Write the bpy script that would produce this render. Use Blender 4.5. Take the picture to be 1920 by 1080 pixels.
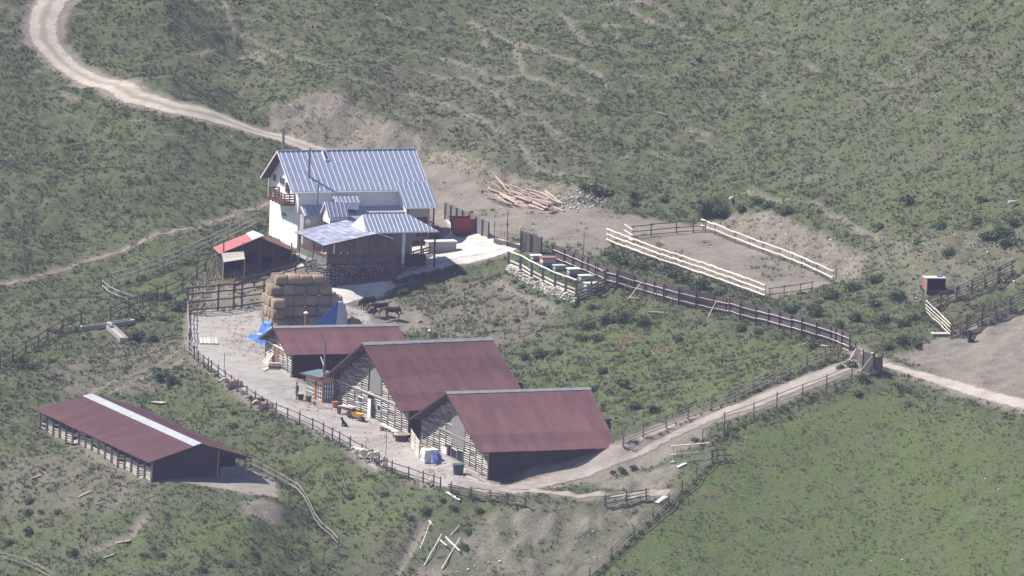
import bpy, bmesh, math, random
import numpy as np
from mathutils import Matrix, Vector, noise as mnoise

for _o in list(bpy.data.objects):
    bpy.data.objects.remove(_o)
scene = bpy.context.scene
C = scene.collection
rad = math.radians
rng = random.Random(7)
nrg = np.random.default_rng(11)

# ------------------------------------------------------------------ camera
CAM_H, FPX, PITCH, ROLL = 142.0, 15600.0, rad(9.0), rad(2.2)
cam_data = bpy.data.cameras.new('camera')
cam_data.sensor_width = 36.0
cam_data.lens = FPX / 1920.0 * 36.0
cam_data.clip_start = 1.0
cam_data.clip_end = 3000.0
cam = bpy.data.objects.new('camera', cam_data)
C.objects.link(cam)
cam.matrix_world = (Matrix.Translation((0, 0, CAM_H)) @ Matrix.Rotation(rad(90) - PITCH, 4, 'X')
                    @ Matrix.Rotation(ROLL, 4, 'Z'))
scene.camera = cam

# ------------------------------------------------------------------ daylight
SUN = Vector((-3.44, 1.2, 4.56)).normalized()          # towards the sun
sun_elev = math.asin(SUN.z)
sun_az = math.atan2(SUN.x, SUN.y)                        # clockwise from +Y
world = bpy.data.worlds.new('World')
scene.world = world
world.use_nodes = True
wn, wl = world.node_tree.nodes, world.node_tree.links
wn.clear()
w_out = wn.new('ShaderNodeOutputWorld')
w_bg = wn.new('ShaderNodeBackground')
w_sky = wn.new('ShaderNodeTexSky')
w_sky.sky_type = 'NISHITA'
w_sky.sun_disc = False
w_sky.sun_elevation = sun_elev
w_sky.sun_rotation = sun_az
w_sky.altitude = 1400
w_bg.inputs['Strength'].default_value = 0.08
wl.new(w_sky.outputs['Color'], w_bg.inputs['Color'])
wl.new(w_bg.outputs['Background'], w_out.inputs['Surface'])
sd = bpy.data.lights.new('sun', 'SUN')
sd.energy = 4.6
sd.angle = rad(0.53)
sd.color = (1.0, 0.95, 0.88)
sun = bpy.data.objects.new('sun', sd)
C.objects.link(sun)
sun.rotation_euler = SUN.to_track_quat('Z', 'Y').to_euler()
sun.location = (-60, 830, 120)
vs = scene.view_settings
vs.view_transform = 'Standard'
vs.look = 'None'
vs.exposure = 0.84
vs.gamma = 1.0
vs.use_curve_mapping = False

# ------------------------------------------------------------------ pixel rays
def ray(u, v):
    a, b = u - 960.0, v - 540.0
    a2 = a * math.cos(ROLL) + b * math.sin(ROLL)
    b2 = -a * math.sin(ROLL) + b * math.cos(ROLL)
    dy = FPX * math.cos(PITCH) - b2 * math.sin(PITCH)
    dz = -FPX * math.sin(PITCH) - b2 * math.cos(PITCH)
    return np.array([a2 / dy, 1.0, dz / dy])

# ------------------------------------------------------------------ terrain
S = lambda d: ('s', d)        # slope in degrees from the previous point of the chain, otherwise a height
CONTROL = [
 [(0,790,-1.6),(0,900,S(11)),(0,1000,S(14)),(0,1110,S(14))],
 [(0,790,-1.6),(0,680,S(4)),(0,600,S(6)),(0,540,S(9)),(0,450,S(11)),(0,300,S(12)),(0,150,S(12)),(0,0,S(12)),(0,-150,S(12))],
 [(285,905,-1.85),(300,925,S(4)),(290,1000,S(20)),(290,1110,S(13))],
 [(180,850,-1.6),(130,900,S(12)),(120,1000,S(17)),(120,1110,S(13))],
 [(75,785,-1.3)],[(160,840,-1.5)],[(60,760,-1.2)],
 [(480,895,-1.8),(400,915,-1.9),(500,935,-2.1),(470,975,S(10)),(450,1110,S(12))],
 [(300,742,-.3),(300,690,S(5)),(250,640,S(6)),(200,610,S(6)),(160,560,S(9))],
 [(470,850,-1.5),(380,790,-.9)],
 [(352,648,2.5),(330,680,1.4)],
 [(398,698,1.9),(370,735,.7),(350,760,-.2)],
 [(440,730,1.5),(420,775,.1),(400,800,-.7)],
 [(505,772,1.0),(490,825,-.5),(480,850,-1.4)],
 [(560,793,.75),(545,850,S(11)),(540,920,S(11)),(560,1000,S(13)),(560,1110,S(14))],
 [(640,832,.35),(640,900,S(14)),(640,980,S(15)),(650,1110,S(17))],
 [(728,885,.1),(740,960,S(20)),(740,1040,S(21)),(740,1110,S(22))],
 [(830,917,0),(850,940,S(16)),(860,1010,S(29)),(860,1110,S(29))],
 [(920,925,0),(1000,940,.1),(1010,1010,S(33)),(1000,1110,S(31))],
 [(1130,942,.4),(1130,1010,S(32)),(1110,1110,S(27))],
 [(1230,938,.7),(1230,1010,S(24)),(1230,1110,S(23))],
 [(1010,915,.15),(1130,915,.6),(1200,920,.8)],
 [(557,750,1.0),(430,590,3.2),(360,575,3.7),(500,575,3.7)],[(430,640,2.6),(380,610,2.9)],[(700,830,.3),(640,770,.75),(470,690,1.9),(555,712,1.6),(520,740,1.3),(800,880,.05),(770,820,.3),(620,745,.95)],
 [(550,640,2.3),(650,640,2.5),(740,625,3.1),(720,650,2.6)],
 [(920,908,0),(960,898,.35),(1000,886,.95),(1090,861,2.0),(1160,838,3.15),(1250,800,4.6),(1330,775,5.7),(1400,757,6.8),(1500,715,8.4),(1600,680,9.7)],
 [(1100,885,1.0),(1180,852,2.5),(1250,825,3.7),(1310,815,4.4)],
 [(1200,890,1.6),(1260,870,2.5),(1330,860,3.4),(1290,900,1.9)],
 [(800,620,3.6),(760,575,4.3),(700,565,4.4),(850,560,5.2),(900,520,6.6),(950,500,7.9)],
 [(950,700,4.0),(1000,745,3.8),(1100,790,3.8),(1160,815,3.9)],
 [(1000,600,6.2),(1060,680,5.3),(1200,730,5.4),(1300,690,6.7),(1200,640,7.1),(1130,580,7.9),(1400,650,8.2),(1500,650,9.0),(1300,610,8.2)],
 [(940,460,9.2),(1040,490,9.4),(1135,535,9.5),(1250,568,9.55),(1370,595,9.6),(1480,622,9.7),(1560,645,9.8),(1600,660,9.9),(1650,690,9.7)],
 [(960,505,8.4),(1060,548,8.7),(1090,550,8.9)],
 [(561,472,7.2),(505,457,7.2),(620,470,7.4),(700,480,7.6),(780,470,7.9),(860,445,8.3),(830,395,9.0),(740,400,8.6),(560,490,6.9)],
 [(620,528,5.9),(700,520,6.4),(760,503,7.0),(660,550,5.3),(640,575,4.6),(800,490,7.5),(870,470,8.2),(940,462,8.8),(840,500,7.3)],
 [(415,512,5.3),(540,500,6.3),(480,512,5.5),(600,508,6.3),(420,470,6.3),(490,440,7.3)],
 [(505,400,8.3),(400,450,6.8),(300,500,5.2),(235,525,4.2),(250,560,3.0),(310,545,3.6),(340,540,4.0)],
 [(850,370,10.1),(920,420,9.5),(985,375,10.6),(1000,420,10.0),(1100,400,10.7),(1060,460,9.8),(1140,452,10.0),(1250,440,10.3)],
 [(780,330,11.0),(700,290,11.7),(620,285,11.6),(870,345,10.8)],
 [(1140,453,9.9),(1240,490,9.8),(1340,523,9.75),(1440,560,9.7),(1500,545,9.8),(1565,525,9.9),(1480,485,10.0),(1400,455,10.1),(1310,428,10.2),(1340,480,9.95),(1430,510,9.85)],
 [(1200,510,9.6),(1320,548,9.6),(1440,580,9.65)],
 [(1330,420,10.25),(1345,385,S(44)),(1345,330,S(10)),(1345,200,S(11)),(1345,50,S(12)),(1345,-150,S(12))],
 [(1410,455,10.1),(1450,405,S(36)),(1480,350,S(11))],
 [(1490,485,10.0),(1540,440,S(36)),(1560,380,S(11))],
 [(1575,525,9.95),(1620,480,S(33)),(1640,400,S(11)),(1640,250,S(12)),(1640,100,S(12)),(1640,-150,S(12))],
 [(1500,560,9.9),(1600,545,10.8),(1600,600,10.3),(1700,640,10.3),(1750,610,11.2),(1740,545,12.6),(1750,450,S(12))],
 [(1780,655,10.2),(1810,632,10.6),(1790,610,11.3),(1900,560,12.8),(1900,510,14.2),(1900,450,S(12)),(1900,300,S(13)),(1900,150,S(13)),(1900,0,S(13)),(1900,-150,S(13))],
 [(1700,670,9.8),(1800,720,9.3),(1920,755,8.9),(1750,690,9.6)],
 [(1920,640,11.3),(1850,660,10.6)],
 [(1640,705,9.4),(1640,800,S(20)),(1640,900,S(21)),(1640,1000,S(21)),(1640,1110,S(21))],
 [(1930,775,8.4),(1930,850,S(21)),(1930,950,S(21)),(1930,1110,S(21))],
 [(1400,790,6.0),(1400,860,S(24)),(1400,950,S(22)),(1400,1110,S(21))],
 [(440,228,13.0),(450,200,S(18)),(450,100,S(12)),(450,0,S(12)),(450,-150,S(12))],
 [(520,262,12.6),(515,240,13.2),(515,195,S(42)),(520,150,S(12)),(520,-20,S(12))],
 [(640,262,12.5),(640,178,S(42)),(640,120,S(11)),(640,0,S(12)),(640,-150,S(12))],
 [(720,285,12.0),(735,232,S(42)),(760,150,S(12))],
 [(790,300,11.6),(800,265,S(42)),(820,180,S(12)),(820,50,S(12)),(820,-150,S(12))],
 [(900,345,11.1),(910,305,S(40)),(930,220,S(12))],
 [(985,362,10.9),(995,340,S(38)),(1000,250,S(11)),(1000,100,S(12)),(1000,-150,S(12))],
 [(1060,380,10.8),(1085,352,S(32)),(1100,280,S(11)),(1150,150,S(12)),(1150,0,S(12)),(1150,-150,S(12))],
 [(1150,400,10.7),(1180,360,S(12)),(1250,340,S(11))],
 [(1270,410,10.6),(1280,385,S(18))],
 [(300,500,5.2),(290,420,S(12)),(280,330,S(13)),(275,245,S(14)),(300,200,S(8)),(310,140,S(16)),(310,0,S(12)),(310,-150,S(12))],
 [(150,560,2.2),(130,450,S(11)),(120,300,S(12)),(110,170,S(12)),(130,120,S(8)),(170,90,S(15)),(200,0,S(12)),(200,-150,S(12))],
 [(500,380,8.9),(490,320,S(12)),(505,272,S(12))],
 [(350,420,7.4),(400,330,S(13)),(400,260,S(14)),(400,228,S(10)),(390,190,S(18))],
]

def control_points():
    out = []
    for chain in CONTROL:
        pv = None
        for (u, v, m) in chain:
            d = ray(u, v)
            if isinstance(m, tuple):
                t = math.tan(rad(m[1]))
                Y = (CAM_H - pv[2] + t * pv[1]) / (t - d[2])
            else:
                Y = (m - CAM_H) / d[2]
            pv = (d[0] * Y, Y, CAM_H + d[2] * Y)
            out.append(pv)
    return np.array(out)

CP = control_points()
_, _k = np.unique(np.round(CP[:, :2], 1), axis=0, return_index=True)
CP = CP[np.sort(_k)]
A3 = np.c_[np.ones(len(CP)), CP[:, :2]]
TREND = np.linalg.lstsq(A3, CP[:, 2], rcond=None)[0]
_D = np.hypot(CP[:, None, 0] - CP[None, :, 0], CP[:, None, 1] - CP[None, :, 1])
_n = len(CP)
_M = np.zeros((_n + 1, _n + 1))
_M[:_n, :_n] = -np.sqrt(_D ** 2 + 1.0) + 0.35 * np.eye(_n)
_M[:_n, _n] = 1
_M[_n, :_n] = 1
RB = np.linalg.solve(_M, np.r_[CP[:, 2] - A3 @ TREND, 0])

def base_height(x, y):
    x, y = np.asarray(x, float), np.asarray(y, float)
    xc, yc = np.clip(x, -64, 62), np.clip(y, 748, 996)
    z = TREND[0] + TREND[1] * x + TREND[2] * y + RB[-1]
    for i in range(_n):
        z = z - RB[i] * np.sqrt((xc - CP[i, 0]) ** 2 + (yc - CP[i, 1]) ** 2 + 1.0)
    return z

def axis(lo, hi, step, far_lo, far_hi):
    core = np.arange(lo, hi + 1e-6, step)
    a, s = [], step
    p = lo
    while p > far_lo:
        s = min(s * 1.18, 12)
        p -= s
        a.append(p)
    b, s = [], step
    p = core[-1]
    while p < far_hi:
        s = min(s * 1.18, 12)
        p += s
        b.append(p)
    return np.r_[a[::-1], core, b]

GX = axis(-62, 60, 0.42, -200, 200)
GY = axis(748, 985, 0.48, 690, 1120)
XX, YY = np.meshgrid(GX, GY)
ZB = base_height(XX, YY)
ZG = ZB.copy()

def zg(x, y):
    x, y = np.asarray(x, float), np.asarray(y, float)
    i = np.clip(np.searchsorted(GX, x) - 1, 0, len(GX) - 2)
    j = np.clip(np.searchsorted(GY, y) - 1, 0, len(GY) - 2)
    fx = (x - GX[i]) / (GX[i + 1] - GX[i])
    fy = (y - GY[j]) / (GY[j + 1] - GY[j])
    return (ZG[j, i] * (1 - fx) * (1 - fy) + ZG[j, i + 1] * fx * (1 - fy)
            + ZG[j + 1, i] * (1 - fx) * fy + ZG[j + 1, i + 1] * fx * fy)

_YS = np.arange(735, 1100, 0.35)
def hit(u, v):
    """where the line of sight through a photo pixel meets the ground"""
    d = ray(u, v)
    dz = CAM_H + d[2] * _YS - zg(d[0] * _YS, _YS)
    k = np.where(dz < 0)[0]
    if len(k) == 0 or k[0] == 0:
        Y = 1000.0
    else:
        k = k[0]
        t = dz[k - 1] / (dz[k - 1] - dz[k])
        Y = _YS[k - 1] + t * 0.35
    return Vector((d[0] * Y, Y, float(zg(d[0] * Y, Y))))

def hits(path):
    return [hit(u, v) for u, v in path]

def along(path, step, dense=12):
    """ground points every `step` metres under a polyline of photo pixels"""
    q = []
    for (a, b) in zip(path[:-1], path[1:]):
        for k in range(dense):
            q.append((a[0] + (b[0] - a[0]) * k / dense, a[1] + (b[1] - a[1]) * k / dense))
    q.append(path[-1])
    P = [hit(*t) for t in q]
    out, acc = [P[0]], 0.0
    for a, b in zip(P[:-1], P[1:]):
        seg = (b.xy - a.xy).length
        if seg > 12:
            continue
        while acc + seg >= step:
            t = (step - acc) / seg
            p = a.lerp(b, t)
            out.append(Vector((p.x, p.y, float(zg(p.x, p.y)))))
            seg -= (step - acc)
            a = p
            acc = 0.0
        acc += seg
    return out
# ------------------------------------------------------------------ noise and masks
def vnoise(x, y, seed=0):
    xi, yi = np.floor(x).astype(np.int64), np.floor(y).astype(np.int64)
    fx, fy = x - xi, y - yi
    fx, fy = fx * fx * (3 - 2 * fx), fy * fy * (3 - 2 * fy)
    def h(a, b):
        n = (a * 374761393 + b * 668265263 + seed * 974711) & 0x7fffffff
        n = ((n ^ (n >> 13)) * 1274126177) & 0x7fffffff
        return ((n ^ (n >> 16)) & 0xffff) / 65535.0
    return ((h(xi, yi) * (1 - fx) + h(xi + 1, yi) * fx) * (1 - fy)
            + (h(xi, yi + 1) * (1 - fx) + h(xi + 1, yi + 1) * fx) * fy)

def fbm(x, y, seed=0, n=4):
    s, a, t = 0, 1.0, 0
    for k in range(n):
        s = s + a * vnoise(x * 2 ** k, y * 2 ** k, seed + k)
        t += a
        a *= 0.5
    return s / t

def sdist(px, py, poly):
    """signed distance to a polygon in plan, positive inside"""
    d = np.full(px.shape, 1e9)
    ins = np.zeros(px.shape, bool)
    n = len(poly)
    for i in range(n):
        ax, ay = poly[i][0], poly[i][1]
        bx, by = poly[(i + 1) % n][0], poly[(i + 1) % n][1]
        ex, ey = bx - ax, by - ay
        t = np.clip(((px - ax) * ex + (py - ay) * ey) / (ex * ex + ey * ey + 1e-9), 0, 1)
        d = np.minimum(d, np.hypot(px - ax - t * ex, py - ay - t * ey))
        c = ((ay > py) != (by > py)) & (px < (bx - ax) * (py - ay) / (by - ay + 1e-12) + ax)
        ins ^= c
    return np.where(ins, d, -d)

def ldist(px, py, line):
    d = np.full(px.shape, 1e9)
    for (a, b) in zip(line[:-1], line[1:]):
        ex, ey = b[0] - a[0], b[1] - a[1]
        t = np.clip(((px - a[0]) * ex + (py - a[1]) * ey) / (ex * ex + ey * ey + 1e-9), 0, 1)
        d = np.minimum(d, np.hypot(px - a[0] - t * ex, py - a[1] - t * ey))
    return d

def sstep(a, b, x):
    t = np.clip((x - a) / (b - a), 0, 1)
    return t * t * (3 - 2 * t)

# outlines traced on the photograph, turned into plan polygons on the ground
PX = dict(
 yard=[(357,584),(430,580),(505,574),(600,572),(690,585),(700,612),(640,650),(560,668),(558,715),(640,752),(780,832),(920,906),(945,912),(930,926),(830,914),(728,883),(640,830),(560,792),(505,770),(440,729),(398,697),(374,674),(356,645)],
 plateau=[(600,282),(640,264),(720,286),(790,301),(900,346),(985,363),(1060,381),(1150,399),(1250,418),(1330,420),(1410,455),(1490,485),(1575,525),(1500,550),(1440,562),(1330,522),(1240,492),(1140,456),(1110,478),(1000,450),(930,434),(840,392),(800,342),(760,300)],
 bank=[(498,222),(513,196),(580,174),(640,177),(690,207),(735,231),(800,263),(870,291),(910,304),(995,338),(1090,352),(1122,360),(1060,384),(985,364),(900,347),(790,303),(720,287),(640,266),(560,264),(505,246)],
 penbank=[(1333,422),(1347,384),(1450,402),(1540,437),(1620,480),(1605,520),(1578,528),(1490,488),(1410,457)],
 embank=[(770,1085),(850,1000),(930,955),(1010,944),(1130,946),(1235,942),(1185,1000),(1080,1085)],
 stony=[(1100,908),(1200,885),(1272,872),(1262,900),(1232,924),(1130,916)],
 rightdirt=[(1690,668),(1760,640),(1830,612),(1925,585),(1925,765),(1800,722)],
 rightstones=[(1640,430),(1780,440),(1925,430),(1925,520),(1820,560),(1720,560),(1650,500)],
 apron=[(285,905),(400,890),(470,880),(520,905),(520,935),(470,928),(400,915)],
 apron2=[(455,940),(490,930),(525,950),(530,975),(500,985),(455,965)],
 terrace=[(556,476),(600,468),(700,470),(800,462),(845,435),(832,405),(865,425),(905,440),(948,452),(940,470),(870,482),(800,498),(740,516),(640,512),(600,500),(560,502)],
 housepad=[(800,345),(850,370),(930,430),(960,460),(930,475),(860,470),(830,430),(800,400)],
 mound=[(915,910),(1000,888),(1090,862),(1160,836),(1250,792),(1320,775),(1320,822),(1240,865),(1180,882),(1100,906),(1000,917)],
 shedpad=[(410,512),(480,500),(560,495),(610,500),(600,560),(520,575),(440,578),(358,584),(360,540),(400,520)],
 horseground=[(660,590),(690,560),(740,560),(800,590),(800,615),(740,630),(680,622)],
 drymid=[(740,570),(860,525),(950,510),(1030,560),(1010,640),(900,650),(800,625)],
 dryleft=[(80,700),(200,640),(340,640),(360,690),(300,735),(170,740),(90,730)],
 dryleft2=[(0,860),(160,850),(280,905),(300,940),(200,960),(60,960),(0,940)],
 lush1=[(1080,640),(1120,590),(1230,590),(1300,640),(1420,640),(1560,660),(1480,700),(1250,790),(1160,790),(1000,690)],
 lush2=[(1400,815),(1500,770),(1650,735),(1780,790),(1925,800),(1925,1085),(1060,1085),(1180,1000),(1290,890)],
 lush3=[(180,1085),(250,1010),(420,960),(560,1000),(600,1085)],
 lush4=[(360,520),(230,530),(250,600),(340,600)],
 lush5=[(560,830),(640,870),(760,960),(700,1000),(560,960),(510,880)],
 heather=[(700,120),(930,130),(1100,250),(1120,340),(900,290),(720,200)],
)
PLAN = {k: [tuple(p.xy) for p in hits(v)] for k, v in PX.items()}
LX = dict(
 track=[(135,-40),(100,0),(80,40),(82,75),(110,110),(170,150),(250,183),(330,205),(430,230),(520,258),(620,290)],
 lane=[(950,917),(1030,903),(1100,882),(1180,848),(1250,812),(1330,782),(1400,762),(1500,720),(1590,688),(1640,678)],
 righttrack=[(1590,655),(1660,685),(1740,708),(1830,735),(1940,765)],
 ramp=[(590,582),(660,546),(708,526),(750,512),(800,498),(854,484),(905,474),(943,463)],
 bend=[(880,908),(930,917),(1000,925),(1080,930),(1160,931),(1245,926)],
 trail=[(0,534),(100,508),(170,485),(250,458),(330,432),(420,405),(500,383)],
 path1=[(415,0),(430,50),(480,80),(540,105),(600,118),(640,138),(690,155),(740,170),(790,180),(870,210),(920,235),(970,268),(990,300),(1010,318),(1110,335)],
 path2=[(880,40),(940,72),(1000,90),(1060,110),(1130,140)],
 path3=[(780,97),(850,115),(920,145),(980,140),(1050,165),(1120,195)],
 path4=[(965,85),(975,120),(980,140)],
 path5=[(790,135),(880,150),(940,180),(965,205),(1010,225),(1070,262)],
 path6=[(1050,25),(1080,60),(1100,80)],
 path7=[(1530,385),(1560,405),(1600,425),(1650,450)],
 path8=[(930,530),(990,560),(1060,590)],
 path9=[(165,735),(240,700),(330,660)],
 path10=[(200,735),(280,700),(345,670)],
 gully1=[(140,1050),(180,1030),(240,1005),(265,975)],
 gully2=[(740,1070),(770,1020),(790,985)],
 path11=[(1400,360),(1480,380),(1540,385)],
 path12=[(700,20),(760,45),(830,60)],
 path13=[(1290,240),(1330,252)],
 leftpath=[(90,800),(170,850),(260,900)],
 path14=[(1180,20),(1260,60),(1310,75)],
)
LINE = {k: [tuple(p.xy) for p in hits(v)] for k, v in LX.items()}

wob = (fbm(XX * .35, YY * .25, 5) - .5) * 3.0
wob2 = (fbm(XX * 1.3, YY * 1.0, 15) - .5) * 1.6
def inside(name, soft=.6, grow=0.0, w=1.0):
    return sstep(-soft, soft, sdist(XX, YY, PLAN[name]) + grow + (wob * .5 + wob2 * .5) * w)
def near(name, half, soft=.4, w=1.0):
    return 1 - sstep(half - soft, half + soft, ldist(XX, YY, LINE[name]) + (wob * .3 + wob2 * .4) * w)

dirt = np.zeros_like(ZB); scree = np.zeros_like(ZB); lush = np.zeros_like(ZB); dry = np.zeros_like(ZB)
mx = np.maximum
dirt = mx(dirt, inside('plateau', .8, .3) * (.62 + .38 * sstep(.35, .6, fbm(XX * .3, YY * .22, 51, 4)))); dirt = mx(dirt, inside('yard', .5, .5, .4)); dirt = mx(dirt, inside('apron', .5))
dirt = mx(dirt, inside('housepad', .7, .4)); dirt = mx(dirt, inside('shedpad', .8, 0) * .75)
dirt = mx(dirt, inside('mound', .6, .3, .6) * .85)
dirt = mx(dirt, inside('apron2', .6) * .9); dirt = mx(dirt, inside('rightdirt', .9, .6) * .88); dirt = mx(dirt, near('track', 2.6) * .9)
dirt = mx(dirt, near('lane', 2.1)); dirt = mx(dirt, near('righttrack', 1.6)); dirt = mx(dirt, near('trail', .7, .5) * .55)
dirt = mx(dirt, near('bend', 1.5) * .9); dirt = mx(dirt, inside('horseground', 1.0, 0, 1) * .75); dirt = mx(dirt, near('leftpath', .7) * .6); dirt = mx(dirt, near('ramp', 2.4) * .8)
for k in LX:
    if k.startswith('path'):
        dirt = mx(dirt, near(k, .27, .28, .4) * .85)
    if k.startswith('gully'):
        dirt = mx(dirt, near(k, .6, .5, .8) * .8)
scree = mx(scree, inside('bank', .6, .1, .5)); scree = mx(scree, inside('penbank', .6, .2, .6)); scree = mx(scree, inside('embank', 1.5, -.3, 2.2) * (.38 + .58 * sstep(.40, .60, fbm(XX * .5, YY * .4, 77, 4))))
scree = mx(scree, inside('stony', .7) * .9); scree = mx(scree, inside('rightstones', 1.5, 0, 2) * .45)
for k in ('lush1', 'lush2', 'lush3', 'lush4', 'lush5'):
    lush = mx(lush, inside(k, 2.0, 0, 1.6) * (.95 if k == 'lush2' else .7))
for k in ('drymid', 'dryleft', 'dryleft2'):
    dry = mx(dry, inside(k, 1.6, 0, 1.6) * .95)
dry = mx(dry, inside('heather', 3, 0, 3) * .6)
smooth_ground = np.clip(mx(mx(mx(inside('yard', .6, .9, .2), inside('terrace', .6, .6, .2)), near('ramp', 2.6)), mx(mx(near('track', 2.4), near('lane', 2.0)), mx(inside('apron', .6, .5), near('righttrack', 1.6)))), 0, 1)
plate = inside('plateau', .8, .5)
rough_amp = (1 - smooth_ground) * (1 - .75 * plate)
field = inside('lush2', 2, 0, 1)
hum = (fbm(XX * .38, YY * .30, 21, 3) - .5) * .75 + (fbm(XX * 1.0, YY * .85, 31, 2) - .5) * .55
ZG = ZB + hum * rough_amp * (1 - .6 * field)
gul = (fbm(XX * 1.6 + .2 * YY, YY * .42 - .3 * XX, 41, 3) - .5)
ZG = ZG + gul * scree * .95 * (1 - smooth_ground)
for nm, dp in (('gully1', .5), ('gully2', .7), ('path9', .12), ('path10', .12), ('path1', .1), ('trail', .15)):
    ZG = ZG - dp * near(nm, .5, .6, .5)
ZG = ZG + near('track', 1.0, .5, .2) * .06
_h = hit(1348, 408)
_d = np.hypot((XX - _h.x) * 1.0, (YY - _h.y - 1.2) * .8)
ZG = np.where(_d < 3.2, ZG + (np.minimum(ZG, 10.35) - ZG) * (1 - sstep(1.6, 2.3, _d)), ZG)

# terracettes: narrow animal tracks that follow the contours of the hill
_ph = (ZB + (fbm(XX * .07, YY * .05, 95, 3) - .5) * 5) / 1.35
_ln = 1 - sstep(.03, .13, np.abs(_ph - np.round(_ph)) * 1.35)
_mk = sstep(.46, .60, fbm(XX * .10, YY * .06, 97, 3)) * sstep(.38, .5, fbm(XX * .5, YY * .3, 98, 2)) * sstep(12.5, 14.5, ZB) * sstep(872, 886, YY + .25 * XX)
dirt = mx(dirt, _ln * _mk * .62)
ZG = ZG - .10 * _ln * _mk

# ------------------------------------------------------------------ materials
MATS = {}
def new_mat(name):
    m = bpy.data.materials.new(name)
    m.use_nodes = True
    n, l = m.node_tree.nodes, m.node_tree.links
    return m, n, l, n['Principled BSDF']

def mat(name, c1, c2=None, scale=4.0, rough=.85, metallic=0.0, bump=0.0, rnd=0.0, stretch=(1, 1, 1), detail=5, spec=.3, coords='Object', bscale=None):
    if name in MATS:
        return MATS[name]
    m, n, l, b = new_mat(name)
    c2 = c2 or tuple(x * .75 for x in c1)
    tc = n.new('ShaderNodeTexCoord'); mp = n.new('ShaderNodeMapping')
    mp.inputs['Scale'].default_value = stretch
    l.new(tc.outputs[coords], mp.inputs['Vector'])
    nz = n.new('ShaderNodeTexNoise'); nz.inputs['Scale'].default_value = scale; nz.inputs['Detail'].default_value = detail; nz.inputs['Roughness'].default_value = .65
    l.new(mp.outputs['Vector'], nz.inputs['Vector'])
    rp = n.new('ShaderNodeValToRGB'); rp.color_ramp.elements[0].position = .34; rp.color_ramp.elements[1].position = .66
    rp.color_ramp.elements[0].color = (*c2, 1); rp.color_ramp.elements[1].color = (*c1, 1)
    l.new(nz.outputs['Fac'], rp.inputs['Fac'])
    col = rp.outputs['Color']
    if rnd:
        oi = n.new('ShaderNodeObjectInfo')
        mr = n.new('ShaderNodeMapRange'); mr.inputs['To Min'].default_value = 1 - rnd; mr.inputs['To Max'].default_value = 1 + rnd
        l.new(oi.outputs['Random'], mr.inputs['Value'])
        mm = n.new('ShaderNodeVectorMath'); mm.operation = 'SCALE'
        l.new(col, mm.inputs[0]); l.new(mr.outputs['Result'], mm.inputs['Scale'])
        ad = n.new('ShaderNodeVectorMath'); ad.operation = 'ADD'
        l.new(oi.outputs['Location'], ad.inputs[0]); l.new(tc.outputs[coords], ad.inputs[1])
        l.new(ad.outputs['Vector'], mp.inputs['Vector'])
        col = mm.outputs['Vector']
    l.new(col, b.inputs['Base Color'])
    b.inputs['Roughness'].default_value = rough
    b.inputs['Metallic'].default_value = metallic
    b.inputs['Specular IOR Level'].default_value = spec
    if bump:
        nb = n.new('ShaderNodeTexNoise'); nb.inputs['Scale'].default_value = bscale or scale * 3; nb.inputs['Detail'].default_value = 4
        l.new(mp.outputs['Vector'], nb.inputs['Vector'])
        bp = n.new('ShaderNodeBump'); bp.inputs['Strength'].default_value = bump; bp.inputs['Distance'].default_value = .05
        l.new(nb.outputs['Fac'], bp.inputs['Height']); l.new(bp.outputs['Normal'], b.inputs['Normal'])
    MATS[name] = m
    return m

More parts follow.
